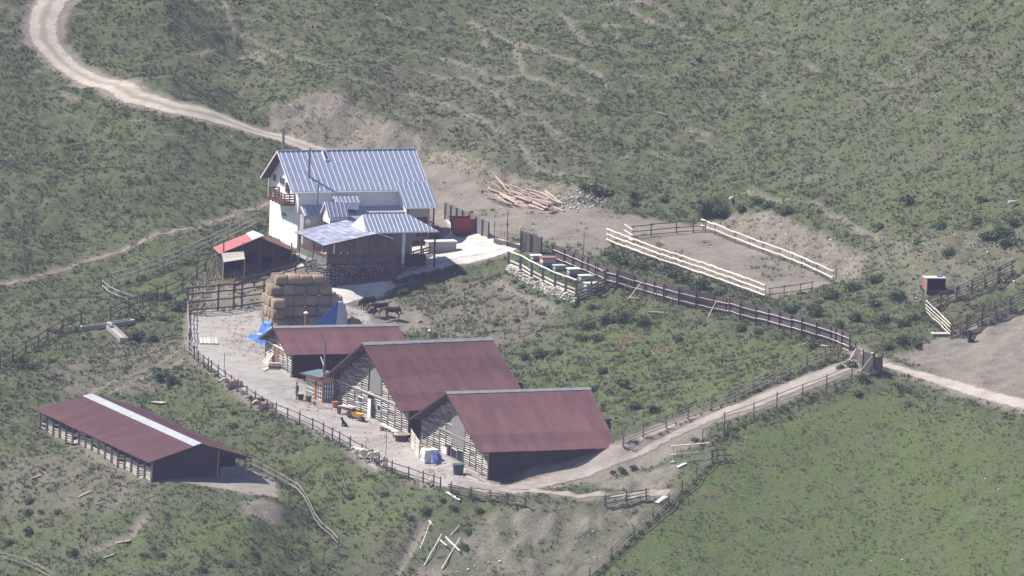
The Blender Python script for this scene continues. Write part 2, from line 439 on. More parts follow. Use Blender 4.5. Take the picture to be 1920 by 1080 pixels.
def ground_material():
    m, n, l, b = new_mat('hillside')
    tc = n.new('ShaderNodeTexCoord')
    def noise(sc, det=5, rg=.6, off=(0, 0, 0), st=(1, 1, 1)):
        mp = n.new('ShaderNodeMapping'); mp.inputs['Location'].default_value = off; mp.inputs['Scale'].default_value = st
        l.new(tc.outputs['Object'], mp.inputs['Vector'])
        t = n.new('ShaderNodeTexNoise'); t.inputs['Scale'].default_value = sc; t.inputs['Detail'].default_value = det; t.inputs['Roughness'].default_value = rg
        l.new(mp.outputs['Vector'], t.inputs['Vector'])
        return t.outputs['Fac']
    def ramp(fac, a, c, p0=.35, p1=.65):
        r = n.new('ShaderNodeValToRGB'); r.color_ramp.elements[0].position = p0; r.color_ramp.elements[1].position = p1
        r.color_ramp.elements[0].color = (*a, 1); r.color_ramp.elements[1].color = (*c, 1)
        l.new(fac, r.inputs['Fac']); return r.outputs['Color']
    def mix(f, a, c):
        x = n.new('ShaderNodeMix'); x.data_type = 'RGBA'
        l.new(f, x.inputs['Factor']); l.new(a, x.inputs['A']); l.new(c, x.inputs['B']); return x.outputs['Result']
    at = n.new('ShaderNodeAttribute'); at.attribute_name = 'cover'
    sp = n.new('ShaderNodeSeparateColor'); l.new(at.outputs['Color'], sp.inputs['Color'])
    n1, n2, n3, n4 = noise(.10, 7, .62), noise(.6, 8, .74, (9, 3, 0)), noise(3.0, 6, .8, (2, 8, 0)), noise(10, 4, .8, (4, 1, 0))
    nb = noise(.30, 9, .76, (31, 12, 0))
    green = ramp(n3, (.070, .094, .036), (.116, .140, .060), .34, .66)
    brown = ramp(n3, (.095, .096, .060), (.158, .150, .102), .34, .66)
    pf = n.new('ShaderNodeMath'); pf.operation = 'ADD'
    l.new(ramp(nb, (0,) * 3, (.52,) * 3, .45, .62), pf.inputs[0]); l.new(ramp(n1, (0,) * 3, (.34,) * 3, .40, .62), pf.inputs[1])
    base = mix(pf.outputs[0], green, brown)
    lushc = mix(ramp(nb, (0,) * 3, (1,) * 3, .46, .66), ramp(n3, (.084, .120, .036), (.128, .164, .056), .34, .66), ramp(n3, (.100, .108, .054), (.148, .145, .082), .34, .66))
    base = mix(sp.outputs['Green'], base, lushc)
    dryc = ramp(n3, (.135, .120, .092), (.215, .192, .152), .35, .68)
    fd = n.new('ShaderNodeMath'); fd.operation = 'MULTIPLY'; l.new(at.outputs['Alpha'], fd.inputs[0]); l.new(ramp(n2, (.35,) * 3, (1,) * 3, .40, .58), fd.inputs[1])
    base = mix(fd.outputs[0], base, dryc)
    dirtc = mix(n4, ramp(n3, (.210, .178, .148), (.300, .264, .222), .3, .7), ramp(n2, (.205, .175, .145), (.305, .268, .226), .40, .60))
    base = mix(sp.outputs['Red'], base, dirtc)
    screec = mix(n4, ramp(n3, (.130, .115, .090), (.290, .260, .205), .36, .64), ramp(n2, (.165, .150, .112), (.320, .285, .220), .38, .62))
    base = mix(sp.outputs['Blue'], base, screec)
    # fine mottling of tufts, stones and bare spots
    mot = ramp(noise(6.5, 5, .9, (7, 7, 2)), (.62, .62, .62), (1.34, 1.34, 1.34), .36, .66)
    mm = n.new('ShaderNodeMix'); mm.data_type = 'RGBA'; mm.blend_type = 'MULTIPLY'; mm.inputs['Factor'].default_value = .9
    l.new(base, mm.inputs['A']); l.new(mot, mm.inputs['B'])
    l.new(mm.outputs['Result'], b.inputs['Base Color'])
    b.inputs['Roughness'].default_value = .95
    b.inputs['Specular IOR Level'].default_value = .1
    bp = n.new('ShaderNodeBump'); bp.inputs['Strength'].default_value = 1.0; bp.inputs['Distance'].default_value = .22
    l.new(noise(3.5, 6, .75, (1, 5, 3)), bp.inputs['Height']); l.new(bp.outputs['Normal'], b.inputs['Normal'])
    return m

def sheet_material(name, c1, c2, rut=0.0, scale=1.2):
    """a worn surface whose edge frays into the ground beside it (attribute `edge` = metres inside the outline)"""
    m, n, l, b = new_mat(name)
    tc = n.new('ShaderNodeTexCoord')
    def noise(sc, det=5, off=0):
        mp = n.new('ShaderNodeMapping'); mp.inputs['Location'].default_value = (off, off * 2, 0)
        l.new(tc.outputs['Object'], mp.inputs['Vector'])
        t = n.new('ShaderNodeTexNoise'); t.inputs['Scale'].default_value = sc; t.inputs['Detail'].default_value = det; t.inputs['Roughness'].default_value = .7
        l.new(mp.outputs['Vector'], t.inputs['Vector']); return t.outputs['Fac']
    r = n.new('ShaderNodeValToRGB'); r.color_ramp.elements[0].position = .3; r.color_ramp.elements[1].position = .7
    r.color_ramp.elements[0].color = (*c2, 1); r.color_ramp.elements[1].color = (*c1, 1)
    l.new(noise(scale), r.inputs['Fac'])
    col = r.outputs['Color']
    r2 = n.new('ShaderNodeValToRGB'); r2.color_ramp.elements[0].position = .28; r2.color_ramp.elements[1].position = .56
    r2.color_ramp.elements[0].color = (.62, .59, .555, 1); r2.color_ramp.elements[1].color = (1.10, 1.09, 1.08, 1)
    l.new(noise(.42, 9, 5), r2.inputs['Fac'])
    x = n.new('ShaderNodeMix'); x.data_type = 'RGBA'; x.blend_type = 'MULTIPLY'; x.inputs['Factor'].default_value = .75
    l.new(col, x.inputs['A']); l.new(r2.outputs['Color'], x.inputs['B']); col = x.outputs['Result']
    at = n.new('ShaderNodeAttribute'); at.attribute_name = 'edge'
    if rut:
        at2 = n.new('ShaderNodeAttribute'); at2.attribute_name = 'rut'
        x = n.new('ShaderNodeMix'); x.data_type = 'RGBA'; x.inputs['B'].default_value = (.20, .185, .14, 1)
        rm = n.new('ShaderNodeMath'); rm.operation = 'MULTIPLY'; rm.inputs[1].default_value = rut
        l.new(at2.outputs['Fac'], rm.inputs[0]); l.new(rm.outputs[0], x.inputs['Factor']); l.new(col, x.inputs['A']); col = x.outputs['Result']
    l.new(col, b.inputs['Base Color']); b.inputs['Roughness'].default_value = .9; b.inputs['Specular IOR Level'].default_value = .2
    bp = n.new('ShaderNodeBump'); bp.inputs['Strength'].default_value = .5; bp.inputs['Distance'].default_value = .05
    l.new(noise(6, 4, 3), bp.inputs['Height']); l.new(bp.outputs['Normal'], b.inputs['Normal'])
    nm = n.new('ShaderNodeMath'); nm.operation = 'MULTIPLY_ADD'; nm.inputs[1].default_value = 1.4; nm.inputs[2].default_value = -.7
    l.new(noise(1.6, 5, 9), nm.inputs[0])
    ad = n.new('ShaderNodeMath'); ad.operation = 'ADD'; l.new(at.outputs['Fac'], ad.inputs[0]); l.new(nm.outputs[0], ad.inputs[1])
    mr = n.new('ShaderNodeMapRange'); mr.inputs['From Min'].default_value = -.22; mr.inputs['From Max'].default_value = .22
    l.new(ad.outputs[0], mr.inputs['Value']); l.new(mr.outputs['Result'], b.inputs['Alpha'])
    return m

# ------------------------------------------------------------------ object helpers
MW = {}
def tag(o, label=None, cat=None, group=None, kind=None):
    if label: o['label'] = label
    if cat: o['category'] = cat
    if group: o['group'] = group
    if kind: o['kind'] = kind
    return o

def thing(name, label, cat, loc=(0, 0, 0), rz=0.0, group=None):
    o = bpy.data.objects.new(name, None)
    o.empty_display_size = .3
    C.objects.link(o)
    M = Matrix.Translation(loc) @ Matrix.Rotation(rz, 4, 'Z')
    o.matrix_world = M
    MW[o] = M
    return tag(o, label, cat, group)

def link(name, me, parent=None, M=None, local=None):
    o = bpy.data.objects.new(name, me)
    C.objects.link(o)
    if parent is not None:
        o.parent = parent
    if local is not None:
        o.matrix_basis = local
        MW[o] = (MW[parent] @ local) if parent is not None else local
    elif M is not None:
        o.matrix_basis = (MW[parent].inverted() @ M) if parent is not None else M
        MW[o] = M
    else:
        MW[o] = MW[parent] if parent is not None else Matrix.Identity(4)
    return o

class MB:
    def __init__(s): s.v, s.f = [], []
    def add(s, vs_, fs):
        k = len(s.v); s.v += [tuple(p) for p in vs_]; s.f += [tuple(i + k for i in f) for f in fs]; return s
    def box(s, lo, hi):
        (a, b, c), (d, e, f) = lo, hi
        return s.add([(a, b, c), (d, b, c), (d, e, c), (a, e, c), (a, b, f), (d, b, f), (d, e, f), (a, e, f)],
                     [(0, 3, 2, 1), (4, 5, 6, 7), (0, 1, 5, 4), (1, 2, 6, 5), (2, 3, 7, 6), (3, 0, 4, 7)])
    def slab(s, quad, t):
        """quad of points with thickness t downwards along its normal"""
        q = [Vector(p) for p in quad]
        nrm = (q[1] - q[0]).cross(q[-1] - q[0]).normalized() * t
        n = len(q)
        fs = [tuple(range(n)), tuple(range(2 * n - 1, n - 1, -1))] + [(i, i + n, (i + 1) % n + n, (i + 1) % n) for i in range(n)]
        return s.add(q + [p - nrm for p in q], fs)
    def beam(s, p0, p1, w, h=None):
        h = h or w
        p0, p1 = Vector(p0), Vector(p1); d = (p1 - p0).normalized()
        up = Vector((0, 0, 1)) if abs(d.z) < .95 else Vector((1, 0, 0))
        a = d.cross(up).normalized() * w / 2; b = a.cross(d).normalized() * h / 2
        vs_ = [p + sa * a + sb * b for p in (p0, p1) for sa, sb in ((-1, -1), (1, -1), (1, 1), (-1, 1))]
        return s.add(vs_, [(0, 3, 2, 1), (4, 5, 6, 7), (0, 1, 5, 4), (1, 2, 6, 5), (2, 3, 7, 6), (3, 0, 4, 7)])
    def tube(s, p0, p1, r0, r1=None, n=8):
        r1 = r0 if r1 is None else r1
        p0, p1 = Vector(p0), Vector(p1); d = (p1 - p0).normalized()
        up = Vector((0, 0, 1)) if abs(d.z) < .95 else Vector((1, 0, 0))
        a = d.cross(up).normalized(); b = a.cross(d).normalized()
        ring = lambda p, r: [p + r * (math.cos(t) * a + math.sin(t) * b) for t in [2 * math.pi * i / n for i in range(n)]]
        fs = [(i, (i + 1) % n, (i + 1) % n + n, i + n) for i in range(n)] + [tuple(range(n - 1, -1, -1)), tuple(range(n, 2 * n))]
        return s.add(ring(p0, r0) + ring(p1, r1), fs)
    def prism(s, outline, axis_vec):
        o = [Vector(p) for p in outline]; a = Vector(axis_vec); n = len(o)
        return s.add(o + [p + a for p in o], [tuple(range(n)), tuple(range(2 * n - 1, n - 1, -1))] + [(i, i + n, (i + 1) % n + n, (i + 1) % n) for i in range(n)])
    def mesh(s, name, m, smooth=False):
        me = bpy.data.meshes.new(name)
        me.from_pydata(s.v, [], s.f)
        bm = bmesh.new(); bm.from_mesh(me); bmesh.ops.recalc_face_normals(bm, faces=bm.faces); bm.to_mesh(me); bm.free()
        if m: me.materials.append(m)
        if smooth: me.polygons.foreach_set('use_smooth', [True] * len(me.polygons))
        return me
    def obj(s, name, m, parent=None, smooth=False, M=None, local=None):
        return link(name, s.mesh(name, m, smooth), parent, M, local)

UNIT = {}
def unit(kind, m):
    key = (kind, m.name)
    if key in UNIT: return UNIT[key]
    b = MB()
    if kind == 'board': b.box((-.5, -.5, -.5), (.5, .5, .5))
    elif kind == 'pole':                                   # slightly tapered and crooked round pole along x
        n = 7; pts = [(-.5, 0, 0, .5), (-.17, .06, .10, .48), (.2, -.05, -.06, .45), (.5, 0, 0, .40)]
        vs_ = [(x, y + r * math.cos(2 * math.pi * i / n), z + r * math.sin(2 * math.pi * i / n)) for x, y, z, r in pts for i in range(n)]
        fs = [(k * n + i, k * n + (i + 1) % n, (k + 1) * n + (i + 1) % n, (k + 1) * n + i) for k in range(3) for i in range(n)]
        b.add(vs_, fs + [tuple(range(n - 1, -1, -1)), tuple(range(3 * n, 4 * n))])
    elif kind == 'slab':                                   # half-round bark slab along x, flat side at y=+.5
        pr = [(-.5 + 1.0, -.5), (.0, -.46), (-.38, -.26), (-.5, .04), (-.34, .30), (.02, .46), (.5, .5)]
        n = len(pr)
        b.add([(x, p[0], p[1]) for x in (-.5, .5) for p in pr], [(i, (i + 1) % n, (i + 1) % n + n, i + n) for i in range(n)] + [tuple(range(n - 1, -1, -1)), tuple(range(n, 2 * n))])
    UNIT[key] = b.mesh(kind, m, kind != 'board' and False)
    return UNIT[key]

def stick(name, kind, m, p0, p1, w, h, parent, local=False, rollv=None):
    """one straight piece from p0 to p1 sharing a unit mesh"""
    p0, p1 = Vector(p0), Vector(p1); d = p1 - p0; L = d.length; d = d / L
    up = Vector(rollv) if rollv is not None else (Vector((0, 0, 1)) if abs(d.z) < .95 else Vector((0, 1, 0)))
    y = up.cross(d).normalized(); z = d.cross(y).normalized()
    M = Matrix(((d.x * L, y.x * w, z.x * h, (p0.x + p1.x) / 2), (d.y * L, y.y * w, z.y * h, (p0.y + p1.y) / 2), (d.z * L, y.z * w, z.z * h, (p0.z + p1.z) / 2), (0, 0, 0, 1)))
    return link(name, unit(kind, m), parent, **({'local': M} if local else {'M': M}))

class Frame:
    """a building's own axes: x along the ridge, y to its left, z up"""
    def __init__(s, x, y, z, psi): s.M = Matrix.Translation((x, y, z)) @ Matrix.Rotation(rad(psi), 4, 'Z'); s.I = s.M.inverted(); s.o = (x, y, z); s.psi = rad(psi)
    def loc(s, u, v, ax, val):
        """local point on the plane axis = val seen through a photo pixel"""
        d = s.I.to_3x3() @ Vector(ray(u, v)); o = s.I @ Vector((0, 0, CAM_H)); k = 'xyz'.index(ax)
        return o + d * ((val - o[k]) / d[k])
    def local(s, p): return s.I @ Vector(p)
    def ground(s, x, y):
        p = s.M @ Vector((x, y, 0)); return float(zg(p.x, p.y)) - s.o[2]

# ------------------------------------------------------------------ ground and sheets
def grid_mesh(name, xs, ys, zz, m, keep=None):
    ny, nx = zz.shape
    X, Y = np.meshgrid(xs, ys)
    co = np.stack([X, Y, zz], -1).reshape(-1, 3).astype(np.float32)
    idx = np.arange(nx * ny).reshape(ny, nx)
    q = np.stack([idx[:-1, :-1], idx[:-1, 1:], idx[1:, 1:], idx[1:, :-1]], -1)
    if keep is not None: q = q[keep]
    q = q.reshape(-1, 4)
    used = np.unique(q); remap = np.full(nx * ny, -1); remap[used] = np.arange(len(used))
    q = remap[q]; co = co[used]
    return fast_mesh(name, co, q, m), used

def fast_mesh(name, co, faces, m, smooth=True):
    me = bpy.data.meshes.new(name)
    k = faces.shape[1]
    me.vertices.add(len(co)); me.vertices.foreach_set('co', np.ascontiguousarray(co, np.float32).ravel())
    me.loops.add(faces.size); me.loops.foreach_set('vertex_index', np.ascontiguousarray(faces, np.int32).ravel())
    me.polygons.add(len(faces)); me.polygons.foreach_set('loop_start', np.arange(0, faces.size, k, dtype=np.int32))
    me.polygons.foreach_set('loop_total', np.full(len(faces), k, np.int32))
    if smooth: me.polygons.foreach_set('use_smooth', np.ones(len(faces), bool))
    me.update(calc_edges=True)
    if m: me.materials.append(m)
    return me

me, used = grid_mesh('ground', GX, GY, ZG, ground_material())
a = me.attributes.new('cover', 'FLOAT_COLOR', 'POINT')
a.data.foreach_set('color', np.stack([dirt, lush, scree, dry], -1).reshape(-1, 4)[used].astype(np.float32).ravel())
tag(link('ground', me), kind='structure')

def sheet(name, sd_fun, bbox, step, lift, m, rut_fun=None, margin=.75):
    xs, ys = np.arange(bbox[0], bbox[1], step), np.arange(bbox[2], bbox[3], step)
    X, Y = np.meshgrid(xs, ys)
    sd_ = sd_fun(X, Y)
    zz = zg(X, Y) + lift
    ok = sd_ > -margin
    keep = ok[:-1, :-1] & ok[1:, :-1] & ok[:-1, 1:] & ok[1:, 1:]
    me, used = grid_mesh(name, xs, ys, zz, m, keep)
    at = me.attributes.new('edge', 'FLOAT', 'POINT'); at.data.foreach_set('value', sd_.ravel()[used].astype(np.float32))
    if rut_fun is not None:
        at = me.attributes.new('rut', 'FLOAT', 'POINT'); at.data.foreach_set('value', rut_fun(X, Y).ravel()[used].astype(np.float32))
    return tag(link(name, me), kind='structure')

def bbox_of(pts, g=3): p = np.array(pts); return (p[:, 0].min() - g, p[:, 0].max() + g, p[:, 1].min() - g, p[:, 1].max() + g)
def strip(name, key, half, lift, m, step=.3, rut=False):
    ln = LINE[key]
    return sheet(name, lambda X, Y: half - ldist(X, Y, ln), bbox_of(ln), step, lift, m,
                 (lambda X, Y: 1 - sstep(.25, .55, ldist(X, Y, ln) + (fbm(X * .8, Y * .8, 3) - .5) * .5)) if rut else None)

road_m = sheet_material('pale_dirt_road', (.42, .37, .315), (.33, .29, .245), rut=.7)
lane_m = sheet_material('lane_dirt', (.325, .285, .245), (.245, .212, .18))
yard_m = sheet_material('yard_screed', (.335, .312, .29), (.27, .252, .235), scale=.8)
conc_m = sheet_material('pale_concrete', (.55, .52, .485), (.46, .435, .40), scale=1.5)
strip('dirt_road', 'track', 1.6, .05, road_m, rut=True)
strip('farm_lane', 'lane', 1.3, .06, lane_m)
strip('side_track', 'righttrack', .95, .05, road_m)
sheet('house_terrace', lambda X, Y: sdist(X, Y, PLAN['terrace']), bbox_of(PLAN['terrace']), .25, .09, conc_m)
strip('concrete_ramp', 'ramp', 2.0, .07, conc_m, .25)
sheet('yard', lambda X, Y: sdist(X, Y, PLAN['yard']), bbox_of(PLAN['yard']), .3, .05, yard_m)
sheet('barn_apron', lambda X, Y: sdist(X, Y, PLAN['apron']), bbox_of(PLAN['apron']), .3, .05, sheet_material('trampled_dirt', (.27, .245, .215), (.20, .18, .155)))
strip('yard_track', 'bend', .95, .06, lane_m)
strip('foot_path', 'trail', .42, .05, sheet_material('trodden_earth', (.235, .20, .165), (.17, .148, .12)))
# ------------------------------------------------------------------ building materials
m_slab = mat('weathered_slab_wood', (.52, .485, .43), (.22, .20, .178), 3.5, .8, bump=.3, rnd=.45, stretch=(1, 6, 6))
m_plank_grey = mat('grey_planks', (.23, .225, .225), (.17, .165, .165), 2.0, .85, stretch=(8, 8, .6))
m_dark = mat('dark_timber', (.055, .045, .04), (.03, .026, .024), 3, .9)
m_darkwall = mat('shade_darkened_log_wall', (.052, .042, .04), (.03, .026, .026), 2.5, .9, bump=.4, stretch=(.5, .5, 6))  # base colour darkened to deepen the shade on these walls
m_roof = mat('maroon_roofing_felt', (.160, .074, .074), (.100, .047, .050), 1.1, .9, bump=.5, bscale=10, rnd=.17, detail=9, stretch=(1, .22, .3))
m_roof2 = mat('oxblood_roofing_felt', (.090, .036, .040), (.056, .024, .029), 1.1, .9, bump=.5, bscale=10, rnd=.14, detail=9, stretch=(1, .22, .3))
m_ridge = mat('grey_ridge_sheet', (.27, .28, .275), (.19, .20, .20), 1.5, .6, metallic=.1)
m_white = mat('limewashed_plaster', (.80, .79, .77), (.72, .71, .69), 1.2, .9, bump=.1)
m_cement = mat('grey_render', (.42, .40, .38), (.34, .33, .31), 1.5, .9)
m_metal = mat('sky_tinted_grey_sheet_metal', (.37, .40, .50), (.30, .33, .42), 1.6, .36, metallic=.35, rnd=.05, spec=.5)  # blue of the reflected sky put into the base colour
m_seam = mat('sun_glint_seam_metal', (.78, .80, .84), (.45, .48, .56), 6.0, .35, metallic=.25, spec=.5)  # sun glint on the ribs painted as near-white colour
m_shingle = mat('grey_blue_shingle', (.34, .36, .44), (.20, .215, .28), 5, .55, bump=.3, stretch=(1, 3, 1), rnd=.30, spec=.4)
m_brown = mat('brown_stained_wood', (.13, .062, .036), (.085, .042, .027), 3, .7, stretch=(1, 1, 5))
m_orange = mat('orange_stained_wood', (.56, .30, .12), (.46, .235, .09), 2.5, .6, stretch=(6, 6, .8))
m_rail = mat('weathered_pole', (.30, .265, .225), (.19, .165, .14), 4, .9, rnd=.25, stretch=(.6, 4, 4))
m_darkrail = mat('dark_pole', (.085, .062, .055), (.05, .038, .035), 4, .9, rnd=.2)
m_post = mat('grey_brown_post', (.16, .13, .11), (.10, .082, .07), 4, .9, rnd=.25)
m_pale = mat('peeled_pale_pole', (.74, .66, .56), (.56, .48, .40), 4, .75, rnd=.15, stretch=(.6, 4, 4))
m_board = mat('pale_boards', (.60, .54, .45), (.46, .41, .34), 3, .8, rnd=.2, stretch=(.7, 4, 4))
m_picket = mat('dark_picket_boards', (.125, .108, .105), (.085, .073, .073), 2, .9, stretch=(7, 7, .5))
m_glass = mat('window_glass', (.05, .06, .08), (.035, .045, .06), 1, .15, spec=.6)
m_trim = mat('white_paint', (.80, .80, .78), (.72, .72, .70), 3, .5)
m_stone = mat('shade_darkened_field_stone', (.17, .16, .155), (.11, .104, .10), 3, .95, rnd=.3, bump=.5)  # stone colour darkened to paint in the shade on the base
m_red = mat('red_paint', (.36, .055, .045), (.27, .045, .038), 3, .55)
m_redroof = mat('red_sheet_roof', (.42, .125, .125), (.33, .10, .10), 1.5, .6)
m_straw = mat('straw', (.40, .305, .205), (.22, .16, .11), 7, .95, bump=1.0, rnd=.25, bscale=26)
m_tarp = mat('blue_tarpaulin', (.055, .19, .56), (.04, .13, .44), 3, .45, spec=.5)
m_tarpw = mat('silver_tarpaulin', (.62, .60, .66), (.50, .48, .56), 3, .5)
m_black = mat('black_rubber_and_opening_shade', (.018, .018, .02), (.012, .012, .014), 5, .6)  # rubber, and painted shade inside door and hive openings
m_rust = mat('rusty_iron', (.26, .12, .07), (.17, .08, .05), 5, .8)
m_pipe = mat('grey_stove_pipe', (.30, .29, .31), (.22, .21, .23), 4, .5, metallic=.4)
m_green = mat('green_plastic', (.03, .17, .11), (.025, .13, .085), 3, .4)
m_yellow = mat('yellow_paint', (.85, .48, .03), (.72, .38, .03), 3, .45)
m_clay = mat('terracotta', (.42, .18, .10), (.33, .14, .08), 3, .7)

# ------------------------------------------------------------------ barns
def slope_strips(parent, name, x0, x1, ya, za, yb, zb, n, m, thick=.05, lap=.12, wav=.03, fx0=0.0, fx1=0.0):
    """roofing strips laid along the eaves from ridge (ya,za) to eave (yb,zb); the ridge end runs fx further out at each end"""
    for i in range(n):
        t0, t1 = i / n, min(1.0, (i + 1) / n + (lap / n if i < n - 1 else 0))
        lift = .012 * (1 - t0) + (.010 if i % 2 else 0)
        P = []
        for t in (t0, t1):
            for e in (0, 1):
                x = (x0 - fx0 * (1 - t)) if e == 0 else (x1 + fx1 * (1 - t))
                P.append(Vector((x, ya + (yb - ya) * t, za + (zb - za) * t + lift + (0.02 if t == t0 else .0))))
        k = max(6, int((x1 - x0) / 1.0)); r0 = [P[0].lerp(P[1], j / k) for j in range(k + 1)]; r1 = [P[2].lerp(P[3], j / k) for j in range(k + 1)]
        for j in range(k + 1):
            w = (rng.random() - .5) * wav
            r1[j].z += w; r0[j].z += (rng.random() - .5) * wav * .4
            if i < n - 1: r1[j].y += (rng.random() - .5) * .06
        up = [v for v in r0 + r1]; dn = [v - Vector((0, 0, thick)) for v in up]
        nn = len(up); K = k + 1
        f = [(j, j + 1, K + j + 1, K + j) for j in range(k)] + [(nn + j, nn + K + j, nn + K + j + 1, nn + j + 1) for j in range(k)]
        f += [(K + j, K + j + 1, nn + K + j + 1, nn + K + j) for j in range(k)] + [(j + 1, j, nn + j, nn + j + 1) for j in range(k)]
        f += [(0, K, nn + K, nn), (k, nn + k, nn + K + k, K + k)]
        MB().add(up + dn, f).obj(name, m, parent)

def gable_wall(parent, x, yl, yr, zt, slope, yc, zbl, zbr, m, name='gable_wall', t=.12):
    """gable end in the plane x, apex at yc; zb heights of the two bottom corners"""
    pts = [(x, yr, zbr), (x, yl, zbl), (x, yl, zt - slope * abs(yl - yc)), (x, yc, zt), (x, yr, zt - slope * abs(yr - yc))]
    MB().prism(pts, (t, 0, 0)).obj(name, m, parent)

def slab_cladding(parent, x, y0, y1, ztop, zbot, bay, pitch, holes, seed, face=-1, posts=True, m=None):
    """horizontal bark slabs nailed between uprights on the plane x; ztop and zbot are functions of y"""
    r = random.Random(seed); m = m or m_slab
    n = max(1, round(abs(y1 - y0) / bay)); ys = [y0 + (y1 - y0) * i / n for i in range(n + 1)]
    if posts:
        for y in ys:
            zt = min(ztop(min(max(y, min(y0, y1) + .06), max(y0, y1) - .06)), 99)
            if zt - zbot(y) > .3:
                stick('upright', 'board', m_rail, (x + face * .10, y, zbot(y)), (x + face * .10, y, zt - .05), .10, .09, parent, True)
    for i in range(n):
        a, b = ys[i], ys[i + 1]; mid = (a + b) / 2
        zmin = min(zbot(a), zbot(b)); zmax = max(ztop(a), ztop(b)); z = zmin + pitch * (.3 + .4 * r.random())
        while z < zmax - .05:
            aa, bb = a + .02, b - .02
            lim = [y for y in np.linspace(a, b, 9) if ztop(y) > z + .06]
            if lim:
                aa, bb = (lim[0] + .02, lim[-1] - .02) if b > a else (lim[0] - .02, lim[-1] + .02)
                if b < a: aa, bb = a - .02 if lim[0] == a else lim[0], b + .02 if lim[-1] == b else lim[-1]
                skip = any(h[0] < (aa + bb) / 2 < h[1] and h[2] < z < h[3] for h in holes)
                if not skip and abs(bb - aa) > .25:
                    h = pitch * r.uniform(.45, .82); dz = r.uniform(-.035, .035)
                    stick('slat', 'slab', m, (x + face * (.045 + r.random() * .03), aa + r.uniform(-.05, .05), z + dz), (x + face * (.045 + r.random() * .03), bb + r.uniform(-.05, .05), z - dz), .10, h, parent, True, rollv=(0, 0, 1))
            z += pitch * r.uniform(.9, 1.14)

def ridge_cap(parent, x0, x1, z, slope, w, m, name='ridge_cap', yoff=0.0, wl=None):
    wl = wl or w
    MB().slab([(x0, yoff, z), (x1, yoff, z), (x1, yoff - w, z - w * slope), (x0, yoff - w, z - w * slope)][::-1], .05) \
        .slab([(x0, yoff, z), (x1, yoff, z), (x1, yoff + wl, z - wl * slope), (x0, yoff + wl, z - wl * slope)], .05).obj(name, m, parent)

def barn(name, label, X, Y, Z, psi, L, W, H, of, ob, oe, zb_l, zb_r, seed, fx1=0.0, nstrip=7, holes=(), bay=1.55, pitch=.215, drop=1.0, base_y_far=None):
    F = Frame(X, Y, Z, psi)
    t = thing(name, label, 'barn', F.o, F.psi)
    sl = H / (W / 2); yw = W / 2 - oe; x0, x1 = of, L - ob
    gl, gr = zb_l - Z, zb_r - Z
    zt = -.14
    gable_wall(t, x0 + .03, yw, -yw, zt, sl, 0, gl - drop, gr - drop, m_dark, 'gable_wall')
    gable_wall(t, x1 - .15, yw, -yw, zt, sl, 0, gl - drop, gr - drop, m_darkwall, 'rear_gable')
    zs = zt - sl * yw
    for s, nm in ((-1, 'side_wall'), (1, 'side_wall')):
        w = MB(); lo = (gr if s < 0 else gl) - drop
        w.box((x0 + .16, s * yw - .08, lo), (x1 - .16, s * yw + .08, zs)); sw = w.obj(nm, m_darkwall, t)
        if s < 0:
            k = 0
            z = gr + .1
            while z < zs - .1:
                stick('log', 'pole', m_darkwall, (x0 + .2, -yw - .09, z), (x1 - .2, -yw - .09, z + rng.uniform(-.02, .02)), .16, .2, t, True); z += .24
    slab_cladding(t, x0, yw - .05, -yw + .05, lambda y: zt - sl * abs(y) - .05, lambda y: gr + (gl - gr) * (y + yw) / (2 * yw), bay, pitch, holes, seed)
    for s in (-1, 1):
        slope_strips(t, 'roofing_strip', 0, L, s * .02, 0, s * W / 2, -H, nstrip, m_roof, fx1=fx1)
        stick('barge_board', 'board', m_dark, (.04, 0, -.13), (.04, s * (W / 2 - .02), -H - .10), .06, .16, t, True, rollv=(0, 0, 1))
        for q in np.linspace(.12, .88, 5):
            stick('purlin_end', 'pole', m_post, (.1, s * q * W / 2, -q * H - .22), (of, s * q * W / 2, -q * H - .22), .14, .14, t, True)
    ridge_cap(t, -.03, L + fx1 + .03, .09, sl, .42, m_ridge)
    stick('lintel_rail', 'slab', m_slab, (x0 - .13, yw, zs - .15), (x0 - .13, -yw, zs - .15), .12, .22, t, True, rollv=(0, 0, 1))
    return t, F, dict(sl=sl, yw=yw, x0=x0, x1=x1, zs=zs, gl=gl, gr=gr)

def opening(F, quad, x):
    """y and z range on the gable plane x from four photo pixels (left, top, right, bottom edges sampled)"""
    P = [F.loc(u, v, 'x', x) for u, v in quad]
    return (min(p.y for p in P), max(p.y for p in P), min(p.z for p in P), max(p.z for p in P))

def door_panel(parent, F, x, y0, y1, z0, z1, m, name='door', planks=5, out=.10, label=None):
    d = thing_part(parent, name)
    for i in range(planks):
        a, b = y0 + (y1 - y0) * i / planks, y0 + (y1 - y0) * (i + 1) / planks
        MB().box((x - out - .04, a + .008, z0), (x - out, b - .008, z1 - (.0 if planks < 3 else .01 * (i % 2)))).obj('plank', m, d)
    if label: d['label'] = label
    return d

def thing_part(parent, name):
    o = bpy.data.objects.new(name, None); o.empty_display_size = .2; C.objects.link(o); o.parent = parent; MW[o] = MW[parent]
    return o

